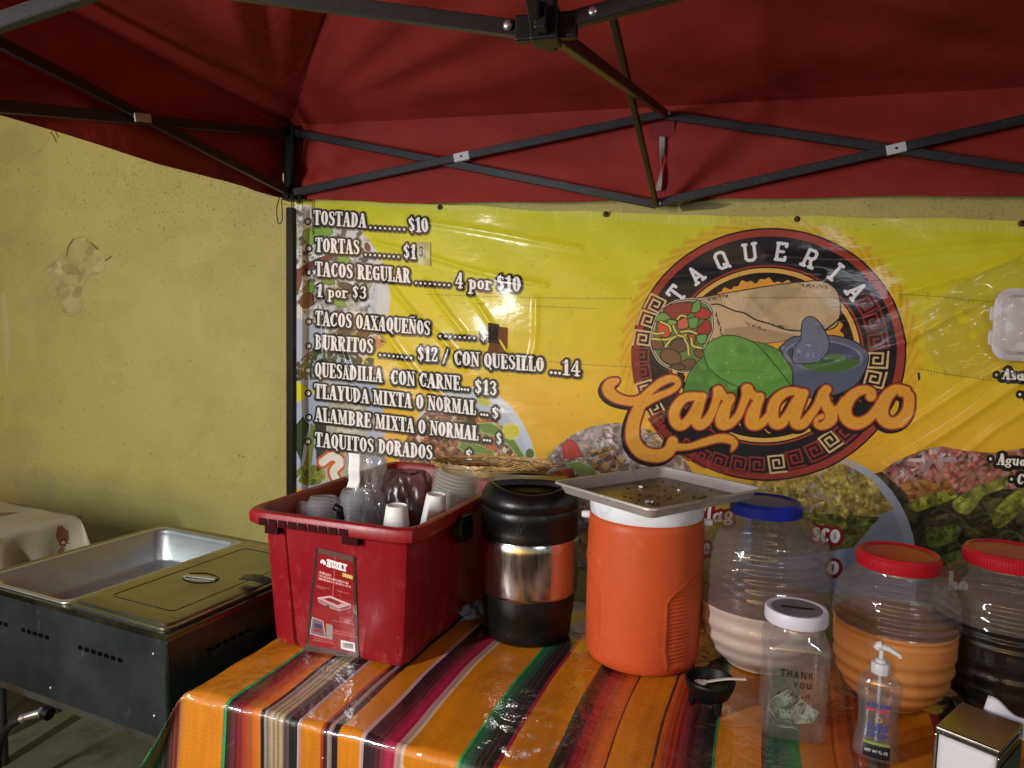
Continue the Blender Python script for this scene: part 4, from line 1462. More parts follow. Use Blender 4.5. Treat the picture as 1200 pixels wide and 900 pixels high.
# centre hub with four arms and the peak pole
HT = HZ+.40
g = MB()
g.box((HX, HY, HZ+.018), (.045, .045, .05))
for dx, dy in ((1, 0), (-1, 0), (0, 1), (0, -1)):
    g.box((HX+dx*.03, HY+dy*.03, HZ+.018), (.02+abs(dx)*.02, .02+abs(dy)*.02, .04))
g.build('centre_hub', m_black, canopy, bevel=.003)
g = MB()
g.box((HX, HY, HT), (.05, .05, .05))
g.build('centre_hub', m_black, canopy, bevel=.003)
g = MB()
g.box((HX, HY, (HZ+3.05)/2), (.030, .030, 3.03-HZ))
g.build('peak_pole', m_black, canopy, bevel=.003)
m_hub = mat('hub_arm_steel', rgb(34, 33, 33), .4, .3, bump=.0005, bscale=350, dirt=rgb(96, 96, 94), dscale=110, dirt_lo=.62, dirt_hi=.8)
strut((HX-.02, HY+.012, HZ+.018), (CX0, LY, zlT), th=.025, wd=.018, mats=m_hub)
strut((HX, HY-.012, HT-.10), (CX0, LY, zlB-.015), th=.028, wd=.02, mats=m_hub)
strut((HX+.02, HY, HZ+.022), (CX1, 1.14, ZMT), th=.025, wd=.018, mats=m_hub)
strut((HX, HY, HT), (CX1, 1.14, 1.98), th=.025, wd=.018, mats=m_hub)
m_arm = mat('frame_steel_dark', rgb(44, 36, 32), .45, .3, bump=.0004, bscale=300)
strut((HX+.012, HY+.02, HZ+.014), (MX, ys-.012, ZMT), th=.026, wd=.018, mats=m_arm)
strut((HX, HY, HT+.02), (MX-.02, ys-.012, ZMB), th=.026, wd=.015, mats=m_arm)
strut((HX-.012, HY-.02, HZ+.018), (-.11, CY0, ZMT), th=.026, wd=.018, mats=m_arm)
strut((HX, HY, HT), (-.11, CY0, ZMB), th=.026, wd=.015, mats=m_arm)
for x, z in ((HX-.062, HZ+.024), (HX+.075, HZ+.034)):
    bolt((x, HY-.006, z), (0, -1, 0))
# hanging strap and its patch on the back valance
q0, q1 = ony(776, 160, 2.70), ony(771, 224, 2.70)
g = MB()


def ribbon(u, v):
    t = v
    x = q0[0]+(q1[0]-q0[0])*t
    z = q0[2]+(q1[2]-q0[2])*t
    a = 3.3*t**1.3
    wd_ = .021
    return (x+(u-.5)*wd_*math.cos(a)+.006*math.sin(t*3), 2.698+(u-.5)*wd_*math.sin(a), z)


g.grid(4, 30, ribbon)
g.build('tie_strap', m_web, canopy, smooth=180, solid=.0012)
p0, p1 = ony(762, 144, 2.722), ony(790, 163, 2.722)
g = MB()
g.box(((p0[0]+p1[0])/2, 2.719, (p0[2]+p1[2])/2), (p1[0]-p0[0], .003, p0[2]-p1[2]))
g.build('strap_patch', m_fabp, canopy)

# ------------------------------------------------------------------ serving table with its serape cloth
TA = math.radians(-6.2)
TO = np.array([-.973, 1.235, .76])
te1 = np.array([math.cos(TA), math.sin(TA), 0])
te2 = np.array([-math.sin(TA), math.cos(TA), 0])
TZ = .76
m_wood = mat('table_board', rgb(120, 112, 100), .6, var=.15)
m_leg = mat('table_leg_steel', rgb(60, 60, 62), .45, .6)
table = thing('serving_table', 'long folding table under the striped cloth, its legs hidden by the drape', 'table', (TO[0], TO[1], 0), TA)
g = MB()
g.box((1.22, .41, .733), (2.40, .76, .036))
g.build('tabletop', m_wood, table, bevel=.006)
for x in (.12, 2.3):
    for y in (.09, .72):
        g = MB()
        g.tube([(x, y, 0), (x, y, .715)], .014, 10)
        g.build('leg', m_leg, table, smooth=40)


def srow(L):
    out = []
    for px, py, c in L:
        p = onz(px, py, TZ)-TO
        out.append((float(p @ te1), c))
    return out


fz = lambda z: (180+z*.5333, 816+.23*(180+z*.5333-228))
bz = lambda z: (180+z*.5333, 720+338*.5333-1)
YO, DK, MR = (204, 122, 8), (26, 20, 22), (112, 18, 32)
st = [(*fz(84), YO), (*fz(150), (50, 150, 84)), (*fz(157), DK), (*fz(181), MR), (*fz(199), (186, 62, 28)), (*fz(222), (208, 112, 30)), (*fz(231), DK), (*fz(239), (150, 140, 132)),
      (*fz(262), (172, 150, 112)), (*fz(283), (96, 84, 84)), (*fz(295), DK), (*fz(314), (206, 168, 168)), (*fz(322), YO), (*fz(366), (150, 44, 22)), (*fz(374), DK),
      (*fz(381), (160, 130, 124)), (*fz(391), DK), (*fz(404), YO), (*fz(454), (208, 168, 170)), (*fz(463), DK), (*fz(494), (72, 14, 34)), (*fz(510), (150, 26, 58)), (*fz(532), (192, 108, 122)),
      (*fz(546), (206, 186, 160)), (*fz(553), YO), (*bz(650), (88, 164, 70)), (*bz(664), (20, 108, 72)), (*bz(688), (14, 60, 44)), (*bz(704), DK), (*bz(742), (150, 20, 52)), (*bz(752), YO),
      (*bz(862), (30, 110, 60)), (*bz(872), DK), (*bz(900), (84, 16, 28)), (*bz(922), (176, 36, 40)), (*bz(944), (196, 76, 32)), (*bz(970), (206, 100, 30)), (*bz(985), DK), (*bz(990), YO),
      (*bz(1090), DK), (*bz(1097), (212, 100, 28)), (*bz(1126), (190, 56, 30)), (*bz(1150), (130, 24, 34)), (*bz(1172), (70, 12, 26)), (*bz(1192), DK), (834, 896, (40, 140, 70)), (838, 896, YO),
      (893, 896, (120, 24, 30)), (898, 896, (20, 108, 84)), (912, 896, (14, 70, 58)), (934, 896, (40, 130, 70)), (941, 896, YO), (1012, 896, (170, 60, 30)), (1020, 896, (96, 84, 84)), (1030, 896, DK),
      (1042, 896, (170, 52, 28)), (1048, 896, YO), (1110, 896, (150, 30, 40)), (1122, 896, DK), (1150, 896, (150, 140, 132)), (1170, 896, YO)]
st = srow(st)
st = [(-.40, YO), (-.33, (50, 140, 80)), (-.29, DK), (-.25, YO), (-.195, (60, 150, 80)), (-.175, (16, 96, 64)), (-.13, (20, 60, 44)), (-.10, (30, 120, 70)), (-.075, (16, 90, 60)), (-.05, DK), (-.028, (120, 40, 24)),
      (-.018, (180, 120, 90)), (-.008, YO)] + st[1:] + [(1.6, (60, 150, 80)), (1.63, DK), (1.7, YO), (1.85, MR), (1.95, YO), (2.2, YO)]
SW = 4096
S0, S1 = -.40, 2.30
sx = np.linspace(S0, S1, SW)
sa = np.array([q[0] for q in st])
order = np.argsort(sa)
sa = sa[order]
sc_ = np.array([st[i][1] for i in order], float)/255
rowh = 512
rr_ = Ras(SW, rowh)
idx = np.clip(np.searchsorted(sa, sx)-1, 0, len(sa)-1)
nx = np.minimum(idx+1, len(sa)-1)
# neighbouring tones inside a serape gradient blend; strong edges stay crisp
base = sc_[idx]
nxt = sc_[nx]
tt = np.clip((sx-sa[idx])/np.maximum(sa[nx]-sa[idx], 1e-6), 0, 1)
close = (np.abs(base-nxt).sum(1) < .55)
base = np.where(close[:, None], base*(1-tt[:, None])+nxt*tt[:, None], base)
yarn = np.repeat(RNG.random(SW//8+1), 8)[:SW]
yarn2 = np.repeat(RNG.random(SW//3+1), 3)[:SW]
lumv = base.sum(1)
is_or = (np.abs(base-np.array(YO)/255).sum(1) < .25)
amp = np.where(is_or, .035, .34)
base = base*(1+amp[:, None]*((yarn-.5)*1.6+(yarn2-.5)*.6)[:, None])
grad = (~is_or) & (yarn > .72)
base = np.where(grad[:, None], base*.6+np.array([.62, .42, .34])*.22, base)
rr_.a[:] = base[None]
fn_ = fnoise(rowh, SW, 60, 5, 4)[..., None]
rr_.a *= (.90+.2*fn_)
rr_.a *= (1-.025*(np.arange(rowh)[:, None, None] % 4 < 2))
m_serape = img_mat('serape_under_clear_vinyl', rr_.image('serape_weave'), .55, .4, coat=1, bump=.0022, bscale=10, crough=.05, bstretch=(1, 1, 1))
N_, L_n = m_serape.node_tree.nodes, m_serape.node_tree.links
# sharp crinkles of the clear vinyl
tcn = N_.new('ShaderNodeTexCoord')
vo = N_.new('ShaderNodeTexNoise')
vo.inputs['Scale'].default_value = 15
vo.inputs['Detail'].default_value = 3
vo.inputs['Distortion'].default_value = 1.6
L_n.new(tcn.outputs['Object'], vo.inputs['Vector'])
mk = N_.new('ShaderNodeTexNoise')
mk.inputs['Scale'].default_value = 4.3
L_n.new(tcn.outputs['Object'], mk.inputs['Vector'])
mkr = N_.new('ShaderNodeMapRange')
mkr.inputs[1].default_value = .44
mkr.inputs[2].default_value = .64
L_n.new(mk.outputs['Fac'], mkr.inputs[0])
mu = N_.new('ShaderNodeMath')
mu.operation = 'MULTIPLY'
L_n.new(vo.outputs['Fac'], mu.inputs[0])
L_n.new(mkr.outputs[0], mu.inputs[1])
bp = N_.new('ShaderNodeBump')
bp.inputs['Distance'].default_value = .014
L_n.new(mu.outputs[0], bp.inputs['Height'])
old_b = [l for l in L_n if l.to_socket == N_['Principled BSDF'].inputs['Coat Normal']][0].from_socket
L_n.new(old_b, bp.inputs['Normal'])
L_n.new(bp.outputs[0], N_['Principled BSDF'].inputs['Coat Normal'])

g = MB()
NS, NT = 420, 150
SL0, SL1, TL0, TL1 = -.36, 2.28, -.40, .80
RC = .014


def drape(s_, t_):
    ds, dt = max(0, -s_), max(0, -t_)

    def curl(d):     # rounded edge: returns (outward, down)
        if d <= 0:
            return 0, 0
        a = d/RC
        if a < math.pi/2:
            return RC*math.sin(a), RC*(1-math.cos(a))
        return RC, RC+(d-RC*math.pi/2)
    ox, dz1 = curl(ds)
    oy, dz2 = curl(dt)
    x = s_ if s_ > 0 else -ox
    y = t_ if t_ > 0 else -oy
    dz = max(dz1, dz2)+.25*min(dz1, dz2)
    if ds > 0 and dt > 0:
        k = min(ds, dt)
        x -= k*.35
        y -= k*.30
        sw = math.sin(math.atan2(ds, dt)*6)*min(ds, dt)*.12
        x -= sw
        y += sw
    if dt > 0 and dt <= RC or (ds > 0 and ds <= RC):
        z_e = .0018*math.sin(s_*23)+.0012*math.sin(s_*61+t_*40)
        dz += z_e
    if dt > RC:
        w_ = min(1, dt/.25)
        y -= w_*(.006+.010*math.sin(s_*13+1)+.006*math.sin(s_*29))
        x += w_*.006*math.sin(s_*9)
    if ds > RC:
        w_ = min(1, ds/.25)
        x -= w_*(.010+.012*math.sin(t_*12)+.006*math.sin(t_*31))+.30*(ds-RC)*math.exp(-max(0, t_)/.25)
    z = TZ-.0-dz
    if ds == 0 and dt == 0:
        z += .0012*math.sin(s_*21+t_*13)+.0009*math.sin(s_*37-t_*29)
    return (x, y, z)


g.grid(NS, NT, lambda u, v: drape(SL0+(SL1-SL0)*u, TL0+(TL1-TL0)*v**1.0), lambda u, v: ((SL0+(SL1-SL0)*u-S0)/(S1-S0)+.0012*math.sin(v*14), v))
cloth = g.build('serape_tablecloth', m_serape, None, (TO[0], TO[1], 0), TA, smooth=180)
tag(cloth, 'orange striped serape tablecloth under clear vinyl on the serving table', 'tablecloth')


def on_table(px, py, R=0.0):
    """point on the cloth whose nearest side shows at this pixel, moved back by R"""
    p = onz(px, py, TZ)
    d = np.array([p[0], p[1], 0])
    d /= np.linalg.norm(d)
    return p+d*R


def face_cam(p, extra=0):
    return math.atan2(p[1], p[0])-math.pi/2+extra    # local -y towards the camera

def scuff(m, col, scale=38, lo=.60, hi=.74, stretch=(1, 1, .35), zfade=None):
    """adds pale rubbed scratches with a shape of their own on top of a material's colour"""
    N, L = m.node_tree.nodes, m.node_tree.links
    p = N['Principled BSDF']
    inp = p.inputs['Base Color']
    mx = N.new('ShaderNodeMix')
    mx.data_type = 'RGBA'
    if inp.links:
        L.new(inp.links[0].from_socket, mx.inputs['A'])
    else:
        mx.inputs['A'].default_value = inp.default_value
    mx.inputs['B'].default_value = col
    tc = N.new('ShaderNodeTexCoord')
    mp = N.new('ShaderNodeMapping')
    mp.inputs['Scale'].default_value = stretch
    mp.inputs['Rotation'].default_value = (.4, .7, .2)
    L.new(tc.outputs['Object'], mp.inputs[0])
    n = N.new('ShaderNodeTexNoise')
    n.inputs['Scale'].default_value = scale
    n.inputs['Detail'].default_value = 7
    n.inputs['Roughness'].default_value = .72
    n.inputs['Distortion'].default_value = .8
    L.new(mp.outputs[0], n.inputs['Vector'])
    r = N.new('ShaderNodeMapRange')
    r.inputs[1].default_value = lo
    r.inputs[2].default_value = hi
    r.inputs[4].default_value = .8
    L.new(n.outputs['Fac'], r.inputs[0])
    f = r.outputs[0]
    if zfade:
        sp = N.new('ShaderNodeSeparateXYZ')
        L.new(tc.outputs['Object'], sp.inputs[0])
        z = N.new('ShaderNodeMapRange')
        z.inputs[1].default_value = zfade[0]
        z.inputs[2].default_value = zfade[1]
        z.inputs[3].default_value = 1
        z.inputs[4].default_value = zfade[2]
        L.new(sp.outputs[2], z.inputs[0])
        k = N.new('ShaderNodeMath')
        k.operation = 'MULTIPLY'
        L.new(f, k.inputs[0])
        L.new(z.outputs[0], k.inputs[1])
        f = k.outputs[0]
    L.new(f, mx.inputs['Factor'])
    L.new(mx.outputs['Result'], inp)


# ------------------------------------------------------------------ red storage bin
m_bin = mat('bin_plastic', rgb(134, 17, 28), .38, spec=.45, var=.06, vscale=6, bump=.0004, bscale=120, dirt=rgb(170, 66, 66), dscale=16, dirt_lo=.56, dirt_hi=.86, rvar=.08)
scuff(m_bin, rgb(190, 110, 112), 30, .54, .74, (1, 1, .5), (.02, .13, .12))
m_bin_dark = mat('bin_recess_shade', rgb(48, 6, 10), .7, spec=.1)  # dark red puts the shade of the rim gaps into colour
BO = np.array([-.548, 1.385, TZ+.002])
binT = thing('storage_bin', 'open dark red plastic storage bin with a product label, full of cups', 'bin', tuple(BO), TA)
BW, BL, BH = .452, .70, .332


def bin_ring(ins, z, notch=.0, groove=.0):
    """outline of the bin at a height, local x -BW..0, y 0..BL, with cut corners"""
    x0, x1, y0, y1 = -BW+ins, -ins, ins, BL-ins
    c = .045-ins*.4
    w_ = x1-x0
    P = [(x0+c, y0)]
    gx = groove
    for a, b_ in ((.12, 0), (.135, gx), (.20, gx), (.215, 0), (.225, 0), (.23, 0), (.56, 0), (.575, 0), (.585, 0), (.60, 0)):
        P.append((x0+w_*a+.02, y0+b_))
    P += [(x1-c, y0), (x1-c*.3, y0+c*.3), (x1, y0+c)]
    for a, b_ in ((.18, 0), (.20, gx*.6), (.30, gx*.6), (.32, 0), (.55, 0), (.57, gx*.6), (.66, gx*.6), (.68, 0)):
        P.append((x1-b_, y0+(y1-y0)*a))
    P += [(x1, y1-c), (x1-c*.3, y1-c*.3), (x1-c, y1), (x0+c, y1), (x0+c*.3, y1-c*.3), (x0, y1-c), (x0, y0+c), (x0+c*.3, y0+c*.3)]
    return [(p[0], p[1], z) for p in P]


g = MB()
rings = [bin_ring(.070, .006), bin_ring(.060, 0.0, groove=.0), bin_ring(.052, .004, groove=.008), bin_ring(.047, .02, groove=.012), bin_ring(.030, .288, groove=.012), bin_ring(.029, .292, groove=.0),
         bin_ring(.028, .296), bin_ring(.006, .297), bin_ring(.0, .301), bin_ring(-.002, .320), bin_ring(.002, .329), bin_ring(.010, .332), bin_ring(.022, .329), bin_ring(.026, .320),
         bin_ring(.034, .28), bin_ring(.056, .012), bin_ring(.066, .008)]
g.loft(rings, capb=True, capt=True)
g.build('shell', m_bin, binT, smooth=38, bevel=.0016)
# grid under the front rim: dark raised plates stand for its shaded gaps
g = MB()
for k in range(9):
    x = -BW+.050+k*.0268
    g.box((x+.0134, -.0020, .3095), (.0215, .003, .0150))
g.build('rim_gap_shade', m_bin_dark, binT)
g = MB()
for x, wd in ((-BW+.075, .036), (-BW+.285, .040)):
    g = MB()
    g.box((x, .022, .288), (wd, .020, .020), top=(1, 1))
    g.build('stacking_lug', m_bin_dark, binT)
# front corner feet bulge
g = MB()
g.box((.006, .235, .290), (.024, .075, .040), top=(.9, .8))
g.box((.010, .235, .262), (.018, .060, .022), top=(1, 1.1))
g.box((.013, .222, .306), (.014, .030, .018))
g.build('side_latch', m_black, binT, bevel=.003)

# its printed label
lb = Ras(300, 560, bgc=(138, 20, 26))
lb.poly([(0, 0), (300, 0), (300, 36), (0, 26)], (96, 70, 62))
lb.poly([(0, 0), (20, 0), (20, 560), (0, 560)], (60, 40, 38))
lb.poly([(282, 0), (300, 0), (300, 560), (282, 560)], (60, 40, 38))
lb.poly([(0, 525), (300, 535), (300, 560), (0, 560)], (84, 66, 62))
text(lb, 'HUSKY', (92, 84), (236, 90), 34, (240, 236, 236), None, mono=.13)
lb.poly([(42, 66), (60, 52), (66, 58), (78, 60), (88, 76), (70, 84), (62, 74), (46, 78)], (238, 234, 234))
rgl = random.Random(4)


def scrawl(rs, x0, y0, x1, y1, h, col, al=1, gap=.25):
    x = x0
    while x < x1:
        w__ = rgl.uniform(.25, .6)*h
        t_ = (x-x0)/(x1-x0)
        y = y0+(y1-y0)*t_
        rs.poly([(x, y-h*rgl.uniform(.7, 1)), (x+w__, y-h*rgl.uniform(.7, 1)), (x+w__, y), (x, y)], col, alpha=al*rgl.uniform(.6, 1))
        x += w__+h*gap*rgl.uniform(.5, 1.6)


lb.poly([(206, 102), (276, 108), (276, 128), (206, 122)], (206, 186, 110))
for k, (xa, xb, y, h) in enumerate(((40, 130, 132, 15), (40, 250, 148, 14), (40, 262, 164, 14))):
    scrawl(lb, xa, y, xb, y+12*(xb-xa)/220, h, (232, 196, 190))
for xa, xb, y in ((34, 120, 200), (170, 250, 206), (34, 90, 208), (190, 270, 352), (200, 260, 364), (150, 280, 372), (160, 285, 426), (40, 150, 474), (50, 160, 486), (40, 170, 496), (150, 290, 440)):
    scrawl(lb, xa, y, xb, y+5, 6, (214, 170, 166), .8)
lb.poly([(48, 262), (130, 240), (262, 266), (188, 296), (150, 288)], (190, 150, 150), line=(232, 210, 208), lw=3)
lb.poly([(80, 262), (130, 248), (220, 266), (180, 282)], (120, 24, 30), line=(220, 180, 180), lw=2)
lb.poly([(48, 262), (60, 284), (150, 306), (188, 310), (188, 296)], (150, 110, 112), line=(220, 196, 196), lw=2)
lb.poly([(188, 296), (262, 266), (258, 286), (190, 312)], (120, 80, 84), line=(210, 190, 190), lw=2)
lb.poly([(110, 290), (128, 294), (126, 306), (108, 302)], (40, 30, 34))
lb.line([(150, 30), (146, 240)], 1.4, (226, 190, 186), .7)
lb.line([(196, 200), (200, 400)], 1.0, (226, 190, 186), .5)
lb.poly([(24, 372), (92, 384), (112, 470), (20, 462)], (110, 96, 104), line=(220, 214, 216), lw=3)
lb.poly([(40, 400), (86, 404), (90, 430), (40, 424)], (60, 50, 90))
lb.poly([(40, 430), (90, 436), (94, 450), (36, 446)], (150, 30, 40))
lb.poly([(112, 392), (152, 396), (154, 478), (118, 476)], (150, 140, 130))
lb.poly([(200, 470), (280, 478), (282, 528), (204, 520)], (232, 228, 226))
for k in range(13):
    lb.poly([(214+k*4.6, 484), (216+k*4.6+rgl.random()*1.6, 484), (216+k*4.6, 512), (214+k*4.6, 512)], (20, 16, 18))
m_lab = img_mat('bin_label_print', lb.image('bin_label_print'), .3, .5, coat=.9, crough=.12, bump=.0016, bscale=26)


def bin_front(px, py, inset):
    """hit of a pixel with the leaning front face of the bin, local coords"""
    o_ = np.array([0, 0, H])-BO
    d_ = ray(px, py)
    lo = np.array([o_ @ te1, o_ @ te2, o_[2]])
    ld = np.array([d_ @ te1, d_ @ te2, d_[2]])
    # face: y = .047 at z=.02, .030 at z=.268
    k = (.030-.047)/.268
    t_ = (.047+k*(lo[2]-.02)-lo[1])/(ld[1]-k*ld[2])
    p = lo+ld*t_
    return (p[0], p[1]-inset, p[2])


Q = [bin_front(*p, .0022) for p in ((358, 762), (421, 771), (417, 652), (371, 641))]
g = MB()


def lf(u, v):
    a = [Q[0][i]*(1-u)+Q[1][i]*u for i in range(3)]
    b_ = [Q[3][i]*(1-u)+Q[2][i]*u for i in range(3)]
    p = [a[i]*(1-v)+b_[i]*v for i in range(3)]
    return (p[0], p[1]-.0012*math.sin(u*3.1416)+.0006*math.sin(v*9), p[2])


g.grid(10, 16, lf, lambda u, v: (u, v))
g.build('product_label', m_lab, binT, smooth=180)

# ------------------------------------------------------------------ what stands in the bin
m_foam = mat('foam_white', rgb(226, 224, 222), .6, sss=.15, bump=.0003, bscale=500, var=.03)
m_cup = film_mat('clear_cup', (.94, .95, .96), .09, .09, bump=.0012, bscale=30, f0=.06)
m_cupr = film_mat('clear_deli_cup', (.90, .91, .91), .26, .12, bump=.0008, bscale=60, f0=.08, hcol=(.7, .7, .68, 1))
m_bag = film_mat('plastic_bag_film', (.92, .92, .92), .14, .10, bump=.009, bscale=11, f0=.10)
m_bagp = film_mat('purple_bag_film', (.74, .62, .63), .24, .22, bump=.006, bscale=12, f0=.05, hcol=(.22, .12, .12, 1))
m_paper = mat('paper_white', rgb(228, 228, 226), .7, bump=.0006, bscale=90)

BB = TZ+.012      # floor of the bin


def in_bin(px, py, z):
    return onz(px, py, z)


def cup_stack(name, label, p, ztop, r_top, r_bot, n, pitch, m, tilt=(0, 0), grp=None, cat='cup stack', lip=True, domed=False, zb=None, chh=.115):
    """nested upside-down cups: rims below, bases up"""
    z0 = BB+.004 if zb is None else zb
    t = thing(name, label, cat, (p[0], p[1], z0), 0, grp)
    t.rotation_euler = (tilt[0], tilt[1], 0)
    Hh = ztop-z0
    ch = min(chh, Hh-pitch*(n-1))
    shared = None
    for k in range(n):
        zz = Hh-ch-pitch*(n-1-k)
        if zz < 0:
            continue
        if shared is None:
            g = MB()
            lq = 2.2 if m is m_cupr else 1
            pr = [(r_bot+.0025*lq, 0), (r_bot+.0032*lq, .0016), (r_bot+.0025*lq, .0035), (r_bot, .004)]
            pr += [(r_bot+(r_top-r_bot)*q, .004+(ch-.004)*q) for q in (.25, .5, .75, .96)]
            pr += [(r_top, ch-.001), (r_top-.002, ch), (r_top-.004, ch-.003), (0.001, ch-.0035 if not domed else ch+.006)]
            g.lathe(pr, 36, capb=False, capt=False)
            o_ = g.build('cup', m, t, (0, 0, zz), smooth=40)
            shared = o_.data
        else:
            o_ = obj('cup', shared, t, (0, 0, zz))
    return t


p = in_bin(462, 590, 1.115)
cup_stack('foam_cup_stack', 'white foam cups nested upside down in the front of the red bin', p, 1.112, .0245, .037, 6, .018, m_foam, (0, .02))
p = in_bin(490, 581, 1.11)
cup_stack('foam_cup_stack', 'white foam cups behind the front foam stack, leaning on the clear ribbed cups', (p[0]+.006, p[1]+.03), 1.112, .024, .036, 6, .016, m_foam, (0, .09))
p = in_bin(343, 592, 1.075)
cup_stack('clear_cup_stack', 'short stack of clear plastic cups at the left front corner of the red bin', p, 1.078, .033, .039, 18, .0085, m_cup, (-.22, .02), chh=.026)
p = in_bin(374, 586, 1.09)
cup_stack('clear_cup_stack', 'clear plastic cup stack between the corner stack and the bagged cups', p, 1.094, .032, .041, 18, .0095, m_cup, (-.12, -.03), chh=.026)
p = in_bin(409, 578, 1.10)
cup_stack('clear_cup_stack', 'clear plastic cups inside the twisted bag in the red bin', (p[0], p[1]+.01), 1.106, .034, .042, 18, .0105, m_cup, (-.05, .02), chh=.026)
p = in_bin(528, 566, 1.12)
cup_stack('deli_cup_stack', 'tall leaning stack of clear ribbed deli cups at the right of the red bin', (p[0]-.066, p[1]+.05), 1.155, .049, .055, 30, .0098, m_cupr, (.05, .21), chh=.010)


def lumpy_bag(name, label, mat_, c, prof, sq=.7, seed=1, cat='bag', amp=.010, n=44):
    t = MB()
    rg = random.Random(seed)
    ph = [rg.uniform(0, 6.28) for _ in range(10)]

    def fn(r, z, a):
        rr = r*(1+.10*math.sin(3*a+ph[0]+z*9)+.06*math.sin(5*a+ph[1]-z*21)) + amp*.5*math.sin(9*a+ph[2]+z*50)*min(1, r/.03)
        rr += amp*.35*math.sin(17*a+ph[3]-z*90)
        return max(.0015, rr), z
    pts = smooth_path([(q[0], q[1]) for q in prof], 5)
    t.lathe([(a, b) for a, b in pts], n, fn, capb=False, capt=False)
    o = t.build(name, mat_, None, c, smooth=180)
    for v in o.data.vertices:
        x, y, z = v.co
        v.co.y = y*sq
        i = 0
        for (r0, z0, *off) in prof:
            pass
        v.co.x += .012*math.sin(z*14+ph[4])
        v.co.y += .008*math.sin(z*17+ph[5])
    tag(o, label, cat)
    return o


p = in_bin(418, 575, 1.09)
lumpy_bag('plastic_bag', 'crumpled clear plastic bag with a white paper strip standing up in the red bin', m_bag, (p[0]+.006, p[1]+.035, BB),
          [(.045, .01), (.058, .10), (.055, .22), (.048, .29), (.034, .318), (.042, .345), (.055, .38), (.050, .405), (.030, .412), (.002, .408)], .75, 3, amp=.010)
p = in_bin(410, 553, 1.15)
g = MB()
g.grid(6, 16, lambda u, v: ((u-.5)*.030+.004*math.sin(v*4), -.002*math.cos(u*3)+.004*math.sin(v*9), -.045+.09*v))
lab = g.build('paper_strip', m_paper, bpy.data.objects['plastic_bag'], None, smooth=180, solid=.0006)
bo = bpy.data.objects['plastic_bag'].location
pp = onz(409, 553, 1.15)
lab.location = (pp[0]-bo.x, -.062, 1.148-bo.z)
lab.rotation_euler[1] = .08
p = in_bin(462, 575, 1.08)
lumpy_bag('purple_bag', 'dark translucent purple bag slumped in the middle of the red bin', m_bagp, (p[0], p[1]+.12, BB),
          [(.07, .01), (.085, .12), (.085, .24), (.076, .285), (.064, .315), (.050, .338), (.030, .335), (.002, .322)], .6, 8, amp=.012)
g = MB()
g.tube(smooth_path([(0, 0, 0), (.006, -.004, .012), (.0, -.006, .026), (-.012, 0, .022), (-.010, .004, .008), (.004, .002, -.006)]), [.004, .006, .007, .006, .006, .004]*1 + [.005]*25, 8) if False else g.tube([(-.012, 0, .022), (-.004, -.004, .030), (.004, -.004, .024), (.006, -.002, .010), (.012, 0, 0)], [.006, .009, .010, .008, .005], 10)
g.box((.004, 0, -.02), (.022, .010, .07), top=(.7, .8))
p = in_bin(397, 598, 1.075)
tag(g.build('black_clip', m_black, None, (p[0], p[1], 1.075-.02), smooth=60), 'small black plastic clip wedged between the clear cups in the bin', 'clip')
# ------------------------------------------------------------------ woven basket lying across the back of the bin
m_straw = mat('basket_straw', rgb(216, 180, 120), .6, var=.25, vscale=30, bump=.0006, bscale=200)
m_straw2 = mat('basket_straw_dark', rgb(140, 98, 50), .65, var=.25, vscale=30)
m_strawr = mat('basket_straw_red', rgb(170, 24, 34), .6, var=.15, vscale=30)
bc = onz(577, 549, 1.088)
bk = thing('woven_basket', 'shallow round straw basket with red woven squares behind the bin and black jug', 'basket', (bc[0], bc[1], 1.070), .2)
bk.rotation_euler[0] = -.085
rgb_ = random.Random(12)
mbs = {m_straw: MB(), m_straw2: MB(), m_strawr: MB()}
RB = .186
for k in range(15):          # coiled rings of the basket wall, in short woven pieces
    r_ = .03+(RB-.03)*k/14
    zz = .004+.030*max(0, (k-9)/5)**1.5
    nseg = max(14, int(56*r_/RB))
    for i in range(nseg):
        a0 = 2*math.pi*i/nseg+k*.15
        a1 = a0+2*math.pi/nseg*1.25
        red_ = (i//3 + k//3) % 7 == 0 and k > 8
        mm = m_strawr if red_ else (m_straw2 if rgb_.random() < .3 else m_straw)
        up_ = .0035*((i+k) % 2)
        mbs[mm].bar((r_*math.cos(a0), r_*math.sin(a0), zz+up_+rgb_.uniform(-.001, .001)), (r_*math.cos(a1), r_*math.sin(a1), zz+.0035-up_+rgb_.uniform(-.001, .001)), .0125, .0018)
for nm, mm in (('straw_weave', m_straw), ('dark_straw', m_straw2), ('red_straw', m_strawr)):
    o_ = mbs[mm].build(nm, mm, bk)
    o_['kind'] = 'stuff'
g = MB()
g.lathe([(.002, .001), (.10, .001), (.158, .004), (.170, .012), (.181, .026)], 48, capb=False, capt=False)
g.build('basket_base', m_straw, bk, smooth=60)
g = MB()
for k in range(3):
    P = []
    for i in range(61):
        a = 2*math.pi*i/60
        q = .004*math.sin(a*14+k*2.1)
        P.append(((RB+q)*math.cos(a), (RB+q)*math.sin(a), .036+.004*math.cos(a*14+k*2.1)))
    g.tube(P, .0035, 6, cap=False)
g.build('rim', m_straw, bk, smooth=180)
g = MB()
for k in range(26):          # frayed ends
    a = rgb_.uniform(0, 6.28)
    r0 = RB*rgb_.uniform(.8, 1)
    g.tube([(r0*math.cos(a), r0*math.sin(a), .034), ((r0+.03)*math.cos(a+.1), (r0+.03)*math.sin(a+.1), .040+rgb_.uniform(-.01, .01)), ((r0+.04)*math.cos(a+.3), (r0+.04)*math.sin(a+.3), .044+rgb_.uniform(-.015, .01))], .0011, 4)
g.build('frayed_straw', m_straw, bk)['kind'] = 'stuff'

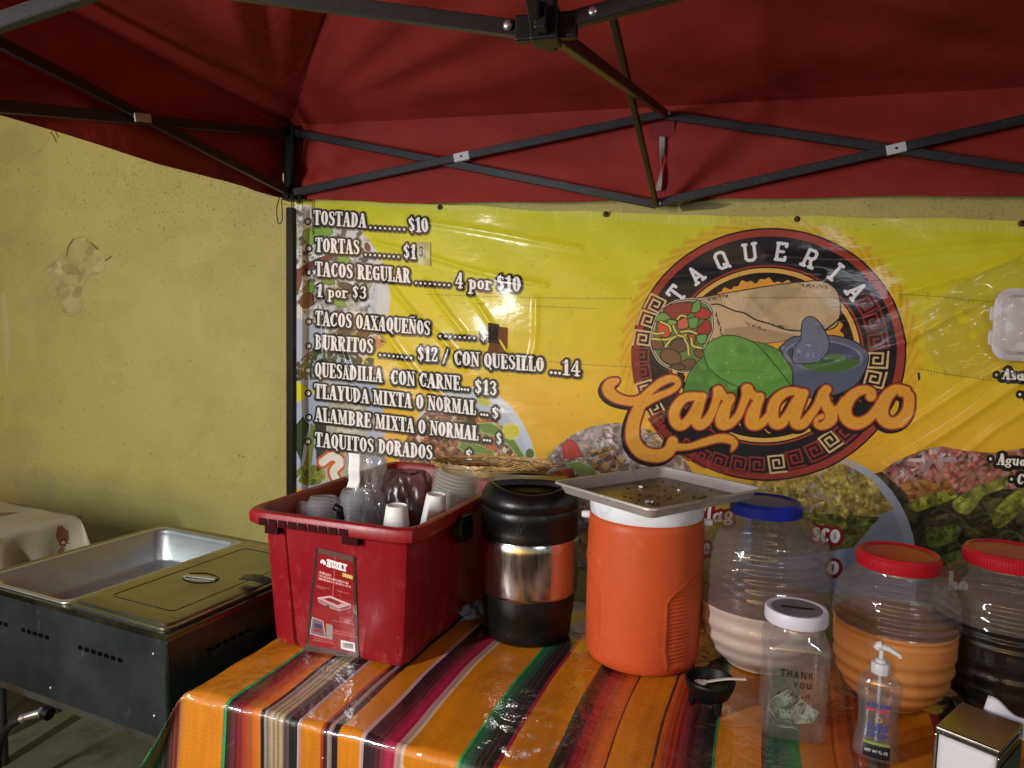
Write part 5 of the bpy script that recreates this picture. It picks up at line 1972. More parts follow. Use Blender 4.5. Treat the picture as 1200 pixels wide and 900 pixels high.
# ------------------------------------------------------------------ black and steel insulated jug
p = on_table(617, 765, .120)
jug = thing('insulated_jug', 'black insulated jug with a shiny steel waist band beside the red bin', 'drink jug', (p[0], p[1], TZ+.002), face_cam(p))
m_jb = mat('jug_black', rgb(13, 13, 15), .36, spec=.4, bump=.0005, bscale=150, rvar=.08, dirt=rgb(40, 40, 40), dscale=7, dirt_lo=.66, dirt_hi=.95)
scuff(m_jb, rgb(90, 90, 92), 40, .62, .82, (1, 1, .5))
m_steel = mat('jug_steel', rgb(196, 190, 184), .20, 1.0, rvar=.06, vscale=5, bump=.0010, bscale=2.2, stretch=(14, 14, 1.2), dirt=rgb(140, 130, 120), dscale=12, dirt_lo=.6, dirt_hi=.9)
g = MB()
g.lathe([(.098, 0), (.104, .003), (.108, .010), (.110, .03), (.111, .055), (.1135, .060), (.116, .085), (.1185, .112), (.1175, .118)], 72)
g.build('base', m_jb, jug, smooth=40)
g = MB()
g.lathe([(.1165, .115), (.1215, .118), (.1232, .125), (.1242, .16), (.1245, .19), (.1240, .23), (.1228, .248), (.1190, .256)], 96, capt=False, capb=False)
g.build('steel_band', m_steel, jug, smooth=50)
g = MB()
g.lathe([(.118, .252), (.1215, .256), (.1218, .275), (.1200, .283), (.1212, .288), (.1200, .296), (.1225, .302), (.1228, .322), (.1190, .328)], 96, capt=True, capb=False)
g.build('collar', m_jb, jug, smooth=35)
g = MB()


def jl(r, z, a):
    # crown with a scooped front: lower towards the camera (-y)
    fr = max(0, -math.sin(a))
    if z > .345:
        z2 = z-.016*fr**2*(z-.345)/.045
        return r, z2
    return r, z


g.lathe([(.1175, .327), (.121, .332), (.1215, .345), (.1185, .358), (.112, .372), (.105, .382), (.099, .386), (.093, .385), (.089, .379), (.086, .362), (.083, .357), (0.001, .356)], 96, jl, capt=False, capb=False)
lid_ = g.build('screw_lid', m_jb, jug, smooth=35)
g = MB()      # carrying bridge over the recess
W_ = []
for i in range(17):
    t = -1+2*i/16
    W_.append((t*.094, .020, .3835+.004*(1-abs(t)**3)))
rings = []
for x, y, z in W_:
    hw = .030+.016*abs(x/.09)**2
    rings.append([(x, y-hw, z-.012), (x, y+hw, z-.012), (x, y+hw-.004, z+.002), (x, y-hw+.006, z+.002)])
g.loft(rings)
g.build('lid_handle', m_jb, lid_, smooth=40, bevel=.002)
g = MB()
g.box((.0, -.118, .315), (.05, .02, .012))
g.build('spout_tab', m_jb, jug, bevel=.003)
bpy.data.objects.remove(g and bpy.data.objects['spout_tab'])

# ------------------------------------------------------------------ orange drink cooler
p = on_table(750, 798, .135)
cl_ = thing('drink_cooler', 'orange ribbed drink cooler with a white lid, carrying the baking tray', 'drink cooler', (p[0], p[1], TZ+.002), face_cam(p))
m_or = mat('cooler_orange', rgb(198, 84, 42), .5, spec=.3, var=.09, vscale=5, bump=.0005, bscale=90, dirt=rgb(146, 62, 34), dscale=5, dirt_lo=.50, dirt_hi=.85, rvar=.08)
scuff(m_or, rgb(226, 150, 116), 34, .58, .80, (1, 1, .4), (.0, .16, .35))
m_lid = mat('cooler_white', rgb(228, 236, 246), .4, var=.03, bump=.0002, bscale=80, dirt=rgb(180, 180, 176), dscale=6)
HB = .338


def cool(r, z, a):
    if r < .11 or z < .012 or z > HB-.012:
        return r, z
    for c0 in (-math.pi/2-.18, math.pi/2-.18):
        d = (a-c0+math.pi) % (2*math.pi)-math.pi
        zn = z/HB
        half = .58+max(0, (zn-.50))**1.6*10.0+max(0, .20-zn)*.5
        if c0 < 0:
            near = abs(d)-half
            dd = near
        else:
            dd = min(dd, abs(d)-half)
    if .085 < z/HB and z/HB < .90:
        k = min(1, max(0, dd/.035))
        rib = (math.sin(z*2*math.pi/.0088))
        edge = math.exp(-((dd)/.02)**2)*.0020
        return r-.0028*k+.0017*k*rib+edge, z
    return r, z


g = MB()
pr = [(.100, 0), (.118, .001), (.126, .006), (.130, .016), (.1325, .03)]
nz = 190
pr += [(.1325+.0022*math.sin(math.pi*i/nz), .03+(HB-.05)*i/nz) for i in range(1, nz)]
pr += [(.1325, HB-.016), (.131, HB-.004), (.127, HB), (.12, HB+.001)]
g.lathe(pr, 220, cool)
g.build('body', m_or, cl_, smooth=180)
g = MB()
g.lathe([(.122, HB-.001), (.1275, HB+.001), (.1300, HB+.006), (.1315, HB+.020), (.1315, HB+.050), (.129, HB+.058), (.120, HB+.062), (.05, HB+.062)], 96)
g.build('lid', m_lid, cl_, smooth=40)
for sx_ in (-1, 1):
    g = MB()
    g.tube([(sx_*.128, 0, HB-.012), (sx_*.142, 0, HB-.012), (sx_*.150, 0, HB-.012)], [.009, .009, .007], 14)
    g.build('handle_pivot', m_lid, cl_, smooth=40)
TRZ = TZ+HB+.066

# baking tray on the cooler
m_alu = mat('tray_aluminium', rgb(204, 204, 204), .46, .65, rvar=.10, vscale=7, bump=.0004, bscale=40, dirt=rgb(120, 112, 100), dscale=10, dirt_lo=.55, dirt_hi=.8)
m_aluin = mat('tray_greasy_bottom', rgb(118, 110, 100), .30, .85, rvar=.10, vscale=9, bump=.0006, bscale=30, dirt=rgb(58, 44, 26), dscale=8, dirt_lo=.5, dirt_hi=.66)
tp_ = [onz(*q, TRZ+.024)[:2] for q in ((652, 565), (785, 603), (881, 568), (768, 543))]
tc_ = sum(tp_)/4
ta = math.atan2(*(tp_[1]-tp_[0])[::-1])
tlw = (np.linalg.norm(tp_[1]-tp_[0])+np.linalg.norm(tp_[2]-tp_[3]))/2
tld = (np.linalg.norm(tp_[2]-tp_[1])+np.linalg.norm(tp_[3]-tp_[0]))/2
tray = thing('baking_tray', 'greasy aluminium baking tray lying askew on top of the orange cooler', 'baking tray', (tc_[0], tc_[1], TRZ), ta)
g = MB()
A_, D_ = tlw-.008, tld-.008
R_ = [rrect(A_-.040, D_-.040, .012, .0), rrect(A_-.036, D_-.036, .013, .0008), rrect(A_-.014, D_-.014, .018, .0225), rrect(A_-.004, D_-.004, .021, .0235), rrect(A_, D_, .022, .0215), rrect(A_+.0005, D_+.0005, .022, .0195),
      rrect(A_-.004, D_-.004, .021, .0185), rrect(A_-.016, D_-.016, .018, .0185), rrect(A_-.038, D_-.038, .013, -.0012), rrect(A_-.046, D_-.046, .012, -.002)]
g.loft(R_[::-1], capb=True, capt=False)
g.build('rim', m_alu, tray, smooth=45)
g = MB()
g.loft([rrect(A_-.041, D_-.041, .012, -.0004), rrect(A_-.042, D_-.042, .012, .0004)])
g.build('bottom', m_aluin, tray)
m_crumb = mat('burnt_crumbs', rgb(66, 44, 26), .8)
g = MB()
rgc = random.Random(2)
for k in range(70):
    x, y = rgc.gauss(-.0, .07), rgc.gauss(0, .07)
    if k > 45:
        x, y = rgc.gauss(.045, .012), rgc.gauss(-.07, .012)
    if k > 58:
        x, y = rgc.gauss(.09, .02), rgc.gauss(.07, .01)
    if abs(x) > A_/2-.03 or abs(y) > D_/2-.03:
        continue
    s_ = rgc.uniform(.001, .0045)
    g.box((x, y, .0010), (s_*rgc.uniform(1, 3), s_, .0016), Matrix.Rotation(rgc.random()*3, 3, 'Z'))
g.build('crumbs', m_crumb, tray)['kind'] = 'stuff'
g = MB()
for x, y, s_ in ((.04, -.075, .007), (.047, -.068, .004), (-.07, .02, .006), (-.065, .018, .004), (.0, .07, .004)):
    g.box((x, y, .003), (s_*1.6, s_, .004), Matrix.Rotation(x*40, 3, 'Z'), top=(.6, .6))
g.build('scrap', m_paper, tray)

# ------------------------------------------------------------------ the three drink jars
m_jar = film_mat('clear_jar', (.95, .955, .96), .012, .045, bump=.0010, bscale=14, f0=.035, hcol=(.5, .46, .46, 1), edge=.12)
m_jarh = film_mat('misted_jar', (.90, .90, .91), .16, .05, bump=.0012, bscale=14, f0=.055, hcol=(.36, .32, .33, 1), edge=.34)
m_horch = mat('rice_drink', rgb(204, 184, 174), .45, sss=.1, var=.05, vscale=6)
m_tam = mat('orange_drink', rgb(208, 134, 66), .5, spec=.2, sss=.1, var=.06, vscale=7)
m_jam = mat('dark_drink', rgb(14, 7, 10), .35, spec=.15)
m_blue = mat('lid_blue', rgb(16, 42, 158), .34, bump=.0004, bscale=30)
m_red = mat('lid_red', rgb(164, 16, 32), .36, bump=.0004, bscale=30, dirt=rgb(150, 60, 30), dscale=5, dirt_lo=.55, dirt_hi=.9)


def jar(label, p, R, Ht, rn, lidm, liqm, topm, lev, rz=0.0):
    t = thing('drink_jar', label, 'drink jar', (p[0], p[1], TZ+.002), face_cam(p, rz))
    nb = 6
    hz = Ht-.030

    def rad(z):
        q = z/hz
        ctl = [(0, .50), (.05, .68), (.11, .81), (.20, .915), (.30, .97), (.45, 1.0), (.66, 1.0), (.78, .97), (.85, .92), (.90, .83), (.935, .72), (.955, .62), (.970, rn/R*.99), (1, rn/R*.97)]
        r = np.interp(q, [c[0] for c in ctl], [c[1] for c in ctl])*R
        return r
    zs = np.linspace(.0, hz, 170)
    rr = np.array([rad(z) for z in zs])
    kern = np.exp(-np.linspace(-2, 2, 17)**2)
    kern /= kern.sum()
    rr = np.convolve(np.pad(rr, 8, mode='edge'), kern, 'valid')
    q = zs/hz
    up_ = ((q > .50) & (q < .86))*np.sin(np.pi*np.clip((q-.50)/.36, 0, 1))**.4
    lo_ = ((q > .06) & (q < .44))*np.sin(np.pi*np.clip((q-.06)/.38, 0, 1))**.4
    rb = rr.copy()
    rr = rr+.0019*up_*np.sin((q-.50)/.36*2*np.pi*nb)+.0024*lo_*np.sin((q-.06)/.38*2*np.pi*3.5)
    pr = [(R*.35, .006), (R*.54, .001)]+list(zip(rr, zs+.002))
    zall, ball, rall = zs+.002, rb, rr

    def sc_fn(r, z, a):
        # ring relief flattened left of front and opposite, shaped for a longer highlight
        if z > .004:
            base_r = float(np.interp(z, zall, ball))
            fade = 1.0
            for a0 in (-math.pi/2-.32, math.pi/2-.32):
                d = (a-a0+math.pi) % (2*math.pi)-math.pi
                fade -= .95*math.exp(-(d/.13)**2)
            r = base_r+(r-base_r)*max(0, fade)
        return r*(1+.0016*math.sin(2*a+.5)), z
    cut = max(i for i, p_ in enumerate(pr) if p_[1] < lev)
    g = MB()
    g.lathe(pr[:cut+1], 140, sc_fn, capt=False)
    g.build('jar_body', m_jar, t, smooth=180)
    g = MB()
    g.lathe(pr[cut:], 140, sc_fn, capt=False, capb=False)
    g.build('jar_shoulder', m_jarh, t, smooth=180)
    g = MB()
    lr = [(max(.001, a-.0035), b_) for a, b_ in pr if b_ < lev]
    lr[0] = (R*.35, .010)
    lr.append((lr[-1][0]-.0005, lev))
    g.lathe(lr, 90, capt=False)
    g.build('drink', liqm, t, smooth=60)
    g = MB()
    g.lathe([(lr[-1][0]-.0004, lev), (lr[-1][0]*.6, lev+.0002), (.001, lev+.0003)], 60, capb=False, capt=False)
    g.build('drink_surface', topm, t, smooth=60)
    g = MB()

    def knurl(r, z, a):
        if z < Ht-.006 and r > rn:
            return r+.00035*math.sin(a*90), z
        return r, z
    g.lathe([(rn-.003, Ht-.031), (rn+.0025, Ht-.031), (rn+.0035, Ht-.028), (rn+.0035, Ht-.008), (rn+.0005, Ht-.0035), (rn-.001, Ht-.001), (rn-.006, Ht), (rn-.010, Ht-.0035), (rn*.5, Ht-.002), (.001, Ht-.001)], 450, knurl, capt=False)
    g.build('lid', lidm, t, smooth=30)
    g = MB()
    g.lathe([(rn+.001, Ht-.036), (rn+.0045, Ht-.038), (rn+.0045, Ht-.041), (rn+.001, Ht-.043)], 72, capb=False, capt=False)
    g.build('neck_ring', m_jar, t, smooth=60)
    return t


pB = on_table(892, 808, .143)
pB[0] -= .010
jar('big clear barrel jar with a blue lid, half full of pale pinkish drink', pB, .146, .382, .076, m_blue, m_horch, mat('rice_drink_shaded', rgb(136, 108, 98), .6, var=.1, vscale=20), .150)  # top of the drink coloured darker, for shade inside the jar
pO = on_table(1040, 852, .124)
jar('clear barrel jar with a red lid and cloudy orange drink', pO, .119, .318, .076, m_red, m_tam, mat('orange_drink_shaded', rgb(150, 84, 34), .6, var=.1, vscale=20), .172)  # darker drink top again stands in for shade under the lid
pR = np.array([.655, 1.66, 0])
jar('clear barrel jar with a red lid and nearly black drink at the right edge', pR, .135, .330, .080, m_red, m_jam, m_jam, .195)

# ------------------------------------------------------------------ tip jar with banknotes
p = on_table(925, 872, .058)
tj = thing('tip_jar', 'square clear tip jar with a white lid and handwriting, before the blue-lidded jar', 'tip jar', (p[0], p[1], TZ+.002), face_cam(p, .12))
m_tip = film_mat('tip_jar_plastic', (.88, .89, .89), .07, .06, bump=.0020, bscale=16, f0=.11, hcol=(.6, .6, .58, 1))
g = MB()
rings = []
for z, s_, r_ in ((.001, .100, .016), (.006, .110, .016), (.03, .115, .016), (.10, .112, .015), (.150, .115, .016), (.172, .119, .018), (.182, .117, .024), (.196, .106, .040), (.206, .100, .0485), (.212, .098, .0485), (.226, .098, .0485)):
    rings.append(rrect(s_, s_, min(r_, s_/2-.0005), z, 7))
g.loft(rings, capt=False)
g.build('jar_body', m_tip, tj, smooth=60)
m_wlid = mat('tip_lid_white', rgb(208, 208, 224), .45)
g = MB()
g.lathe([(.054, .214), (.0565, .215), (.0575, .218), (.0575, .236), (.0555, .240), (.050, .2405), (.046, .2385), (.044, .2385), (.001, .2385)], 120, lambda r, z, a: (r+(.0005*math.sin(a*56) if r > .0565 and z < .238 else 0), z), capt=False)
g.build('lid', m_wlid, tj, smooth=35)
m_cdisc = mat('tip_lid_centre', rgb(104, 102, 110), .3, var=.25, vscale=60, bump=.0004, bscale=200)
g = MB()
g.lathe([(.0455, .2386), (.0455, .2396), (.001, .2396)], 60, capt=False, capb=False)
g.build('lid_disc', m_cdisc, tj, smooth=40)
g = MB()
g.box((.002, .0, .2401), (.060, .006, .0008))
g.box((-.004, -.004, .2404), (.052, .0012, .0016))
g.build('coin_slot', m_black, tj)


def handwriting(lines, m, parent, name, y, wd=.0012, glyph_h=None, seed=3):
    rg = random.Random(seed)
    g = MB()
    for st, x0, x1, zb, h in lines:
        adv = sum(GL[c][0]+.03 for c in st)
        k = (x1-x0)/adv
        x = 0
        for c in st:
            dz = rg.uniform(-.06, .06)*h
            for P, R in GL[c][1]:
                if len(P) == 2 and abs(P[0][1]-P[1][1]) < 1e-6 and abs(P[0][0]-P[1][0]) <= .24 and P[0][1] in (.04, .96):
                    continue      # no serifs in handwriting
                for a, b_ in zip(P[:-1], P[1:]):
                    g.bar((x0+(x+a[0])*k, y, zb+dz+a[1]*h), (x0+(x+b_[0])*k, y, zb+dz+b_[1]*h), wd, .0005, (0, 1, 0))
            x += GL[c][0]+.03
    return g.build(name, m, parent)


m_ink = mat('marker_ink', rgb(22, 22, 28), .5)
handwriting([('THANK', -.030, .030, .126, .0155), ('YOU', -.008, .027, .109, .0115)], m_ink, tj, 'handwriting', -.0592, .0017)
g = MB()
rgs = random.Random(21)
for zb, x0, x1 in ((.090, -.032, .032), (.075, -.018, .014), (.058, -.016, .016)):       # the worn, unreadable lines below
    x = x0
    while x < x1:
        if rgs.random() < .72:
            g.bar((x, -.0586, zb+rgs.uniform(-.002, .002)), (x+rgs.uniform(-.002, .006), -.0586, zb+rgs.uniform(.003, .011)), .0013, .0005, (0, 1, 0))
        x += rgs.uniform(.004, .009)
g.build('faded_handwriting', m_ink, tj)
nt_ = Ras(220, 94, bgc=(176, 182, 160))
nt_.poly([(6, 6), (214, 6), (214, 88), (6, 88)], (150, 160, 138), line=(84, 96, 80), lw=3)
nt_.poly(ell(110, 47, 30, 36), (120, 128, 108), line=(70, 80, 66), lw=3)
for a, b_ in ((10, 10), (190, 10), (10, 66), (190, 66)):
    nt_.poly([(a, b_), (a+20, b_), (a+20, b_+18), (a, b_+18)], (90, 104, 84))
scrawl(nt_, 40, 24, 84, 24, 7, (70, 84, 66))
scrawl(nt_, 140, 70, 190, 70, 7, (70, 84, 66))
m_note = img_mat('banknote_print', nt_.image('banknote_print'), .6)
rgn = random.Random(6)
notes = (('folded pale banknote lying front left in the tip jar', (-.012, -.018, .016), (.35, .45, .35)),
         ('flat banknote leaning behind the folded one in the tip jar', (.008, .004, .022), (1.0, -.35, -.3)),
         ('banknote standing at the right inside the tip jar', (.024, .014, .034), (1.2, .1, -.9)),
         ('banknote curled against the back left of the tip jar', (-.018, .020, .036), (1.35, -.5, .7)))
for lbn, loc, rot in notes:
    g = MB()
    g.grid(12, 6, lambda u, v: ((u-.5)*.056, (v-.5)*.026, .006*math.sin(u*5+loc[0]*200)+.003*math.cos(v*4)), lambda u, v: (u, v))
    o_ = g.build('banknote', m_note, None, smooth=180, solid=.0003)
    wl = Matrix.Rotation(tj.rotation_euler[2], 4, 'Z') @ Vector(loc)
    o_.location = Vector(tj.location)+wl
    o_.rotation_euler = (rot[0], rot[1], rot[2]+tj.rotation_euler[2])
    tag(o_, lbn, 'banknote', 'banknotes in the tip jar')

# ------------------------------------------------------------------ salsa bowl (three-footed plastic mortar) with spoon
p = on_table(830, 843, .047)
bw = thing('salsa_bowl', 'small black three-footed salsa bowl in front of the orange cooler', 'bowl', (p[0], p[1], TZ+.002), face_cam(p))
m_salsa = mat('green_salsa', rgb(54, 58, 22), .3, bump=.004, bscale=120, var=.3, vscale=80)
g = MB()
g.lathe([(.012, .012), (.026, .016), (.038, .026), (.046, .042), (.0495, .054), (.0505, .058), (.049, .061), (.0465, .060), (.044, .050), (.036, .034), (.020, .026), (.001, .024)], 60, capt=False)
g.build('bowl_body', m_black, bw, smooth=50)
for k in range(3):
    a = -math.pi/2+.5+k*2.094
    g = MB()
    g.tube([(.030*math.cos(a), .030*math.sin(a), .026), (.033*math.cos(a), .033*math.sin(a), .012), (.035*math.cos(a), .035*math.sin(a), 0)], [.012, .009, .006], 12)
    g.build('foot', m_black, bw, smooth=60)
g = MB()
g.lathe([(.0385, .040), (.03, .042), (.015, .0405), (.001, .0425)], 40, lambda r, z, a: (r, z+.002*math.sin(a*5+r*300)), capt=False, capb=False)
g.build('salsa', m_salsa, bw, smooth=180)
m_spoon = mat('spoon_plastic', rgb(196, 186, 176), .35)
g = MB()
P = smooth_path([(-.030, .004, .049), (-.010, 0, .051), (.012, -.004, .058), (.035, -.008, .064), (.068, -.014, .068)], 5)
rings = []
for i, q in enumerate(P):
    t = i/(len(P)-1)
    wd_ = (.010*math.sin(min(1, t/.34)*math.pi)+.002) if t < .30 else .0036
    wd_ = max(.0036, wd_)
    rings.append([(q[0], q[1]-wd_, q[2]), (q[0], q[1]+wd_, q[2]), (q[0], q[1]+wd_*.8, q[2]+.0022), (q[0], q[1]-wd_*.8, q[2]+.0022)])
g.loft(rings)
sp_ = g.build('spoon', m_spoon, None, (p[0], p[1], TZ+.002), face_cam(p)+.22, smooth=50)
tag(sp_, 'pale plastic spoon resting across the black salsa bowl', 'spoon')

# ------------------------------------------------------------------ hand sanitiser bottle
zt_ = .9625
pS = np.array([.354, 1.380])
sb = thing('sanitizer_bottle', 'clear pump bottle of hand sanitizer in front of the orange drink', 'bottle', (pS[0], pS[1], TZ+.002), face_cam(pS))
m_sb = film_mat('bottle_clear', (.90, .91, .93), .05, .05, bump=.0006, bscale=14, f0=.13)
m_pump = mat('pump_white', rgb(206, 208, 212), .4, alpha=.92)


def oval(a, b_, z, n=40):
    return [(a*math.copysign(abs(math.cos(t))**.85, math.cos(t)), b_*math.copysign(abs(math.sin(t))**.85, math.sin(t)), z) for t in [2*math.pi*k/n for k in range(n)]]


BP = ((.0, .036, .022), (.004, .040, .025), (.02, .0405, .026), (.045, .037, .0245), (.075, .0345, .023), (.10, .0355, .0235), (.125, .0385, .025), (.142, .0392, .025), (.154, .036, .0235), (.163, .028, .020), (.168, .018, .017), (.172, .015, .015))
g = MB()
rings = [oval(a, b_, z) for z, a, b_ in [(q[0], q[1], q[2]) for q in smooth_path(BP, 4)]]
g.loft(rings, capt=False)
g.build('bottle_body', m_sb, sb, smooth=60)
g = MB()
g.loft([oval(a-.002, b_-.002, z+.002) for z, a, b_ in [(q[0], q[1], q[2]) for q in smooth_path(BP[:7], 3)]])
m_gel = film_mat('clear_gel', (.93, .95, .97), .03, .05, f0=.02)
g.build('gel', m_gel, sb, smooth=60)
g = MB()
g.lathe([(.0165, .168), (.0170, .170), (.0170, .186), (.0155, .189), (.010, .190), (.0095, .196), (.005, .197)], 40, lambda r, z, a: (r+(.0005*math.sin(a*30) if r > .0165 else 0), z))
g.tube([(0, 0, .19), (0, 0, .214)], .0045, 12)
g.build('pump_collar', m_pump, sb, smooth=40)
g = MB()
g.tube([(-.009, 0, .214), (-.004, 0, .222), (.0, 0, .223)], [.007, .0085, .0085], 12)
g.tube([(-.004, 0, .221), (.012, -.003, .219), (.030, -.007, .212), (.033, -.008, .208)], [.0068, .0055, .0042, .0038], 10)
g.build('pump_head', m_pump, sb, smooth=50)
g = MB()
g.tube([(0, .004, .01), (0, 0, .17)], .0035, 8)
g.build('dip_tube', m_pump, sb, smooth=60)
m_lblue = mat('label_blue', rgb(56, 74, 150), .45)
m_lred = mat('label_red', rgb(190, 70, 90), .45)
m_lgrn = mat('label_green', rgb(128, 160, 70), .45)
m_ldk = mat('label_black', rgb(18, 20, 30), .45)


def curve_lab(o_, off=.0006):
    """wrap flat lettering on the oval front of the bottle"""
    for v in o_.data.vertices:
        x, y, z = v.co
        q = smooth_path(BP, 4)
        a = np.interp(z, q[:, 0], q[:, 1])
        b_ = np.interp(z, q[:, 0], q[:, 2])
        t = min(.98, abs(x)/a)
        v.co.y = -b_*(1-t**2.35)**.425-off+y
    return o_


curve_lab(handwriting([('HAND', -.018, .019, .060, .0155)], m_lblue, sb, 'label_word', 0, .0026))
curve_lab(handwriting([('SANITIZER', -.017, .018, .049, .008)], m_lblue, sb, 'label_word', 0, .0014))
curve_lab(handwriting([('ULTRA SHINE', -.020, .022, .1085, .0075)], m_lblue, sb, 'label_word', 0, .0014))
curve_lab(handwriting([('SANI+SMART', -.021, .019, .0985, .0075)], m_lred, sb, 'label_word', 0, .0016))
for nm, z0, z1, mm in (('label_stripe', .0345, .0390, m_lgrn), ('label_panel', .008, .033, m_ldk)):
    g = MB()
    g.grid(14, 4, lambda u, v: (-.022+.046*u, 0, z0+(z1-z0)*v))
    curve_lab(g.build(nm, mm, sb, smooth=180), .0004)
m_lwh = mat('label_white', rgb(200, 204, 210), .5)
curve_lab(handwriting([('NET WT FL OZ', -.019, .021, .019, .0055)], m_lwh, sb, 'label_word', 0, .0009), .0009)
g = MB()
for k in range(6):
    a0, a1 = math.pi/3*k+.5, math.pi/3*(k+1)+.5
    g.bar((.0055*math.cos(a0)+.002, 0, .084+.0055*math.sin(a0)), (.0055*math.cos(a1)+.002, 0, .084+.0055*math.sin(a1)), .0011, .0005, (0, 1, 0))
curve_lab(g.build('label_hexagon', mat('label_gold', rgb(190, 180, 110), .5), sb))

sb.scale = (.94, .94, .93)
# ------------------------------------------------------------------ napkin dispenser
NZ = .902
qa, qb, qc = onz(1096, 850, NZ), onz(1172, 880, NZ), onz(1130, 823, NZ)
e1_ = qb-qa
L1 = np.linalg.norm(e1_)
e1_ /= L1
e2_ = np.array([-e1_[1], e1_[0], 0])
D1 = max(.09, float((qc-qa) @ e2_))
nd = thing('napkin_dispenser', 'steel napkin dispenser packed with white napkins at the right front corner', 'napkin dispenser', (qa[0], qa[1], TZ+.002), math.atan2(e1_[1], e1_[0]))
m_chr = mat('dispenser_steel', rgb(150, 146, 138), .22, 1.0, rvar=.05, bump=.0003, bscale=20)
NH = NZ-TZ-.002
g = MB()
g.box((L1/2, D1/2, NH-.003), (L1, D1, .006))
g.box((L1/2, .0035, NH-.007), (L1, .007, .011))
g.box((L1/2, D1-.0035, NH-.007), (L1, .007, .011))
g.build('cover', m_chr, nd, bevel=.0025, bseg=3)
for x in (.0015, L1-.0015):
    g = MB()
    g.box((x, D1/2, (NH-.014)/2), (.003, D1-.002, NH-.014))
    g.build('side_plate', m_chr, nd, bevel=.001)
m_side = mat('dispenser_card', rgb(36, 52, 66), .25, bump=.0003)
g = MB()
g.box((L1+.0012, D1/2, (NH-.02)/2), (.0016, D1-.022, NH-.040))
g.build('side_card', m_side, nd, bevel=.0006)
m_nap = mat('napkin_paper', rgb(216, 218, 226), .8, bump=.0012, bscale=60, var=.04)
g = MB()
for k in range(9):
    y = .006+k*(D1-.014)/9
    g.grid(8, 10, lambda u, v: (.0045+(L1-.009)*u, y+.0012*math.sin(u*5+k)+.001*math.sin(v*7), .003+(NH-.018)*v))
g.build('napkins', m_nap, nd, smooth=180, solid=.0016)
g = MB()


def ntis(u, v):
    return (.030+.075*u, D1-.006+.035*v, NH-.020+.034*v+.004*math.sin(u*9)-.016*u*v-.010*u)


g.grid(12, 8, ntis)
g.build('pulled_napkin', m_nap, nd, smooth=60, solid=.0008)

# ------------------------------------------------------------------ blue rag between bin and jug
m_rag = mat('rag_cloth', rgb(112, 124, 146), .9, var=.15, vscale=40, bump=.001, bscale=250)
p = onz(553, 729, TZ)
g = MB()


def rag(u, v):
    x, y = (u-.5)*.105, (v-.5)*.085
    r_ = math.hypot(x/.05, y/.04)
    z = .034*math.exp(-r_*r_*.8)+.006*math.sin(x*190+y*90)*math.exp(-r_*.6)+.003*math.sin(y*300-x*120)
    return (x*(1-.25*math.sin(v*9)), y*(1-.2*math.cos(u*8)), max(.002+.002*math.sin(u*17), z+.006))


g.grid(44, 36, rag)
tag(g.build('rag', m_rag, None, (p[0]+.005, p[1]+.02, TZ+.002), .5, smooth=180), 'crumpled grey blue rag between the red bin and the black jug', 'rag')

# ------------------------------------------------------------------ foam takeaway box in a clear bag, hung on the banner
wl = lambda x, y, o=.03: ony(x, y, WALL_Y-o)
a_, b_, c_ = wl(1159, 422, .05), wl(1159, 338, .05), wl(1260, 345, .05)
W2, H2 = c_[0]-b_[0], b_[2]-a_[2]
fb = thing('foam_box', 'white foam takeaway box in a clear bag hung on the banner at right', 'takeaway box', (a_[0]+W2/2, WALL_Y-.06, a_[2]+H2/2), 0)
fb.rotation_euler = (math.pi/2, math.radians(0), 0)
m_ps = mat('foam_box_white', rgb(214, 216, 232), .42, bump=.0003, bscale=300, coat=.2)
g = MB()
g.loft([rrect(W2-.06, H2-.06, .03, -.035), rrect(W2-.01, H2-.01, .045, -.004), rrect(W2, H2, .05, -.002), rrect(W2, H2, .05, .004), rrect(W2-.012, H2-.012, .045, .007), rrect(W2-.040, H2-.040, .035, .008), rrect(W2-.050, H2-.050, .03, .014), rrect(W2-.062, H2-.062, .028, .026), rrect(W2-.075, H2-.075, .024, .028)])
g.build('box_shell', m_ps, fb, smooth=40)
g = MB()
for y in (-.045, .035):
    g.loft([rrect(.018, .05, .007, -.002, 4, -W2/2-.003, y), rrect(.018, .05, .007, .004, 4, -W2/2-.003, y)])
g.build('hinge_tab', m_ps, fb, smooth=40, bevel=.001)
m_hbag = film_mat('hanging_bag_film', (.93, .93, .90), .035, .15, bump=.004, bscale=10, f0=.02, edge=.2)
g = MB()
g0, g1 = wl(1082, 352, .03), wl(1155, 432, .03)
topc = wl(1215, 296, .03)


def bagf(u, v):
    # u across (left to right), v up; front sheet bulges over the box
    xl = np.interp(v, [0, .2, .5, .75, 1], [g1[0]-.12, g0[0]+.02, g0[0], g0[0]+.10, topc[0]-.03])
    xr = np.interp(v, [0, .75, 1], [c_[0]+.08, c_[0]+.06, topc[0]+.03])
    x = xl*(1-u)+xr*u
    z = g1[2]-.03+(topc[2]-g1[2]+.03)*v
    inb = max(0, 1-abs((x-fb.location.x)/(W2*.62))**3)*max(0, 1-abs((z-fb.location.z)/(H2*.62))**3)
    y = WALL_Y-.024-.085*inb-.010*math.sin(x*60+z*40)*math.sin(math.pi*u)-.007*math.sin(z*90-x*35)*math.sin(math.pi*u)
    return (x, y, z)


g.grid(60, 50, bagf)
hb = g.build('clear_bag', m_hbag, None, smooth=180)
tag(hb, 'wrinkled clear plastic bag hanging on the banner around the foam box', 'bag')

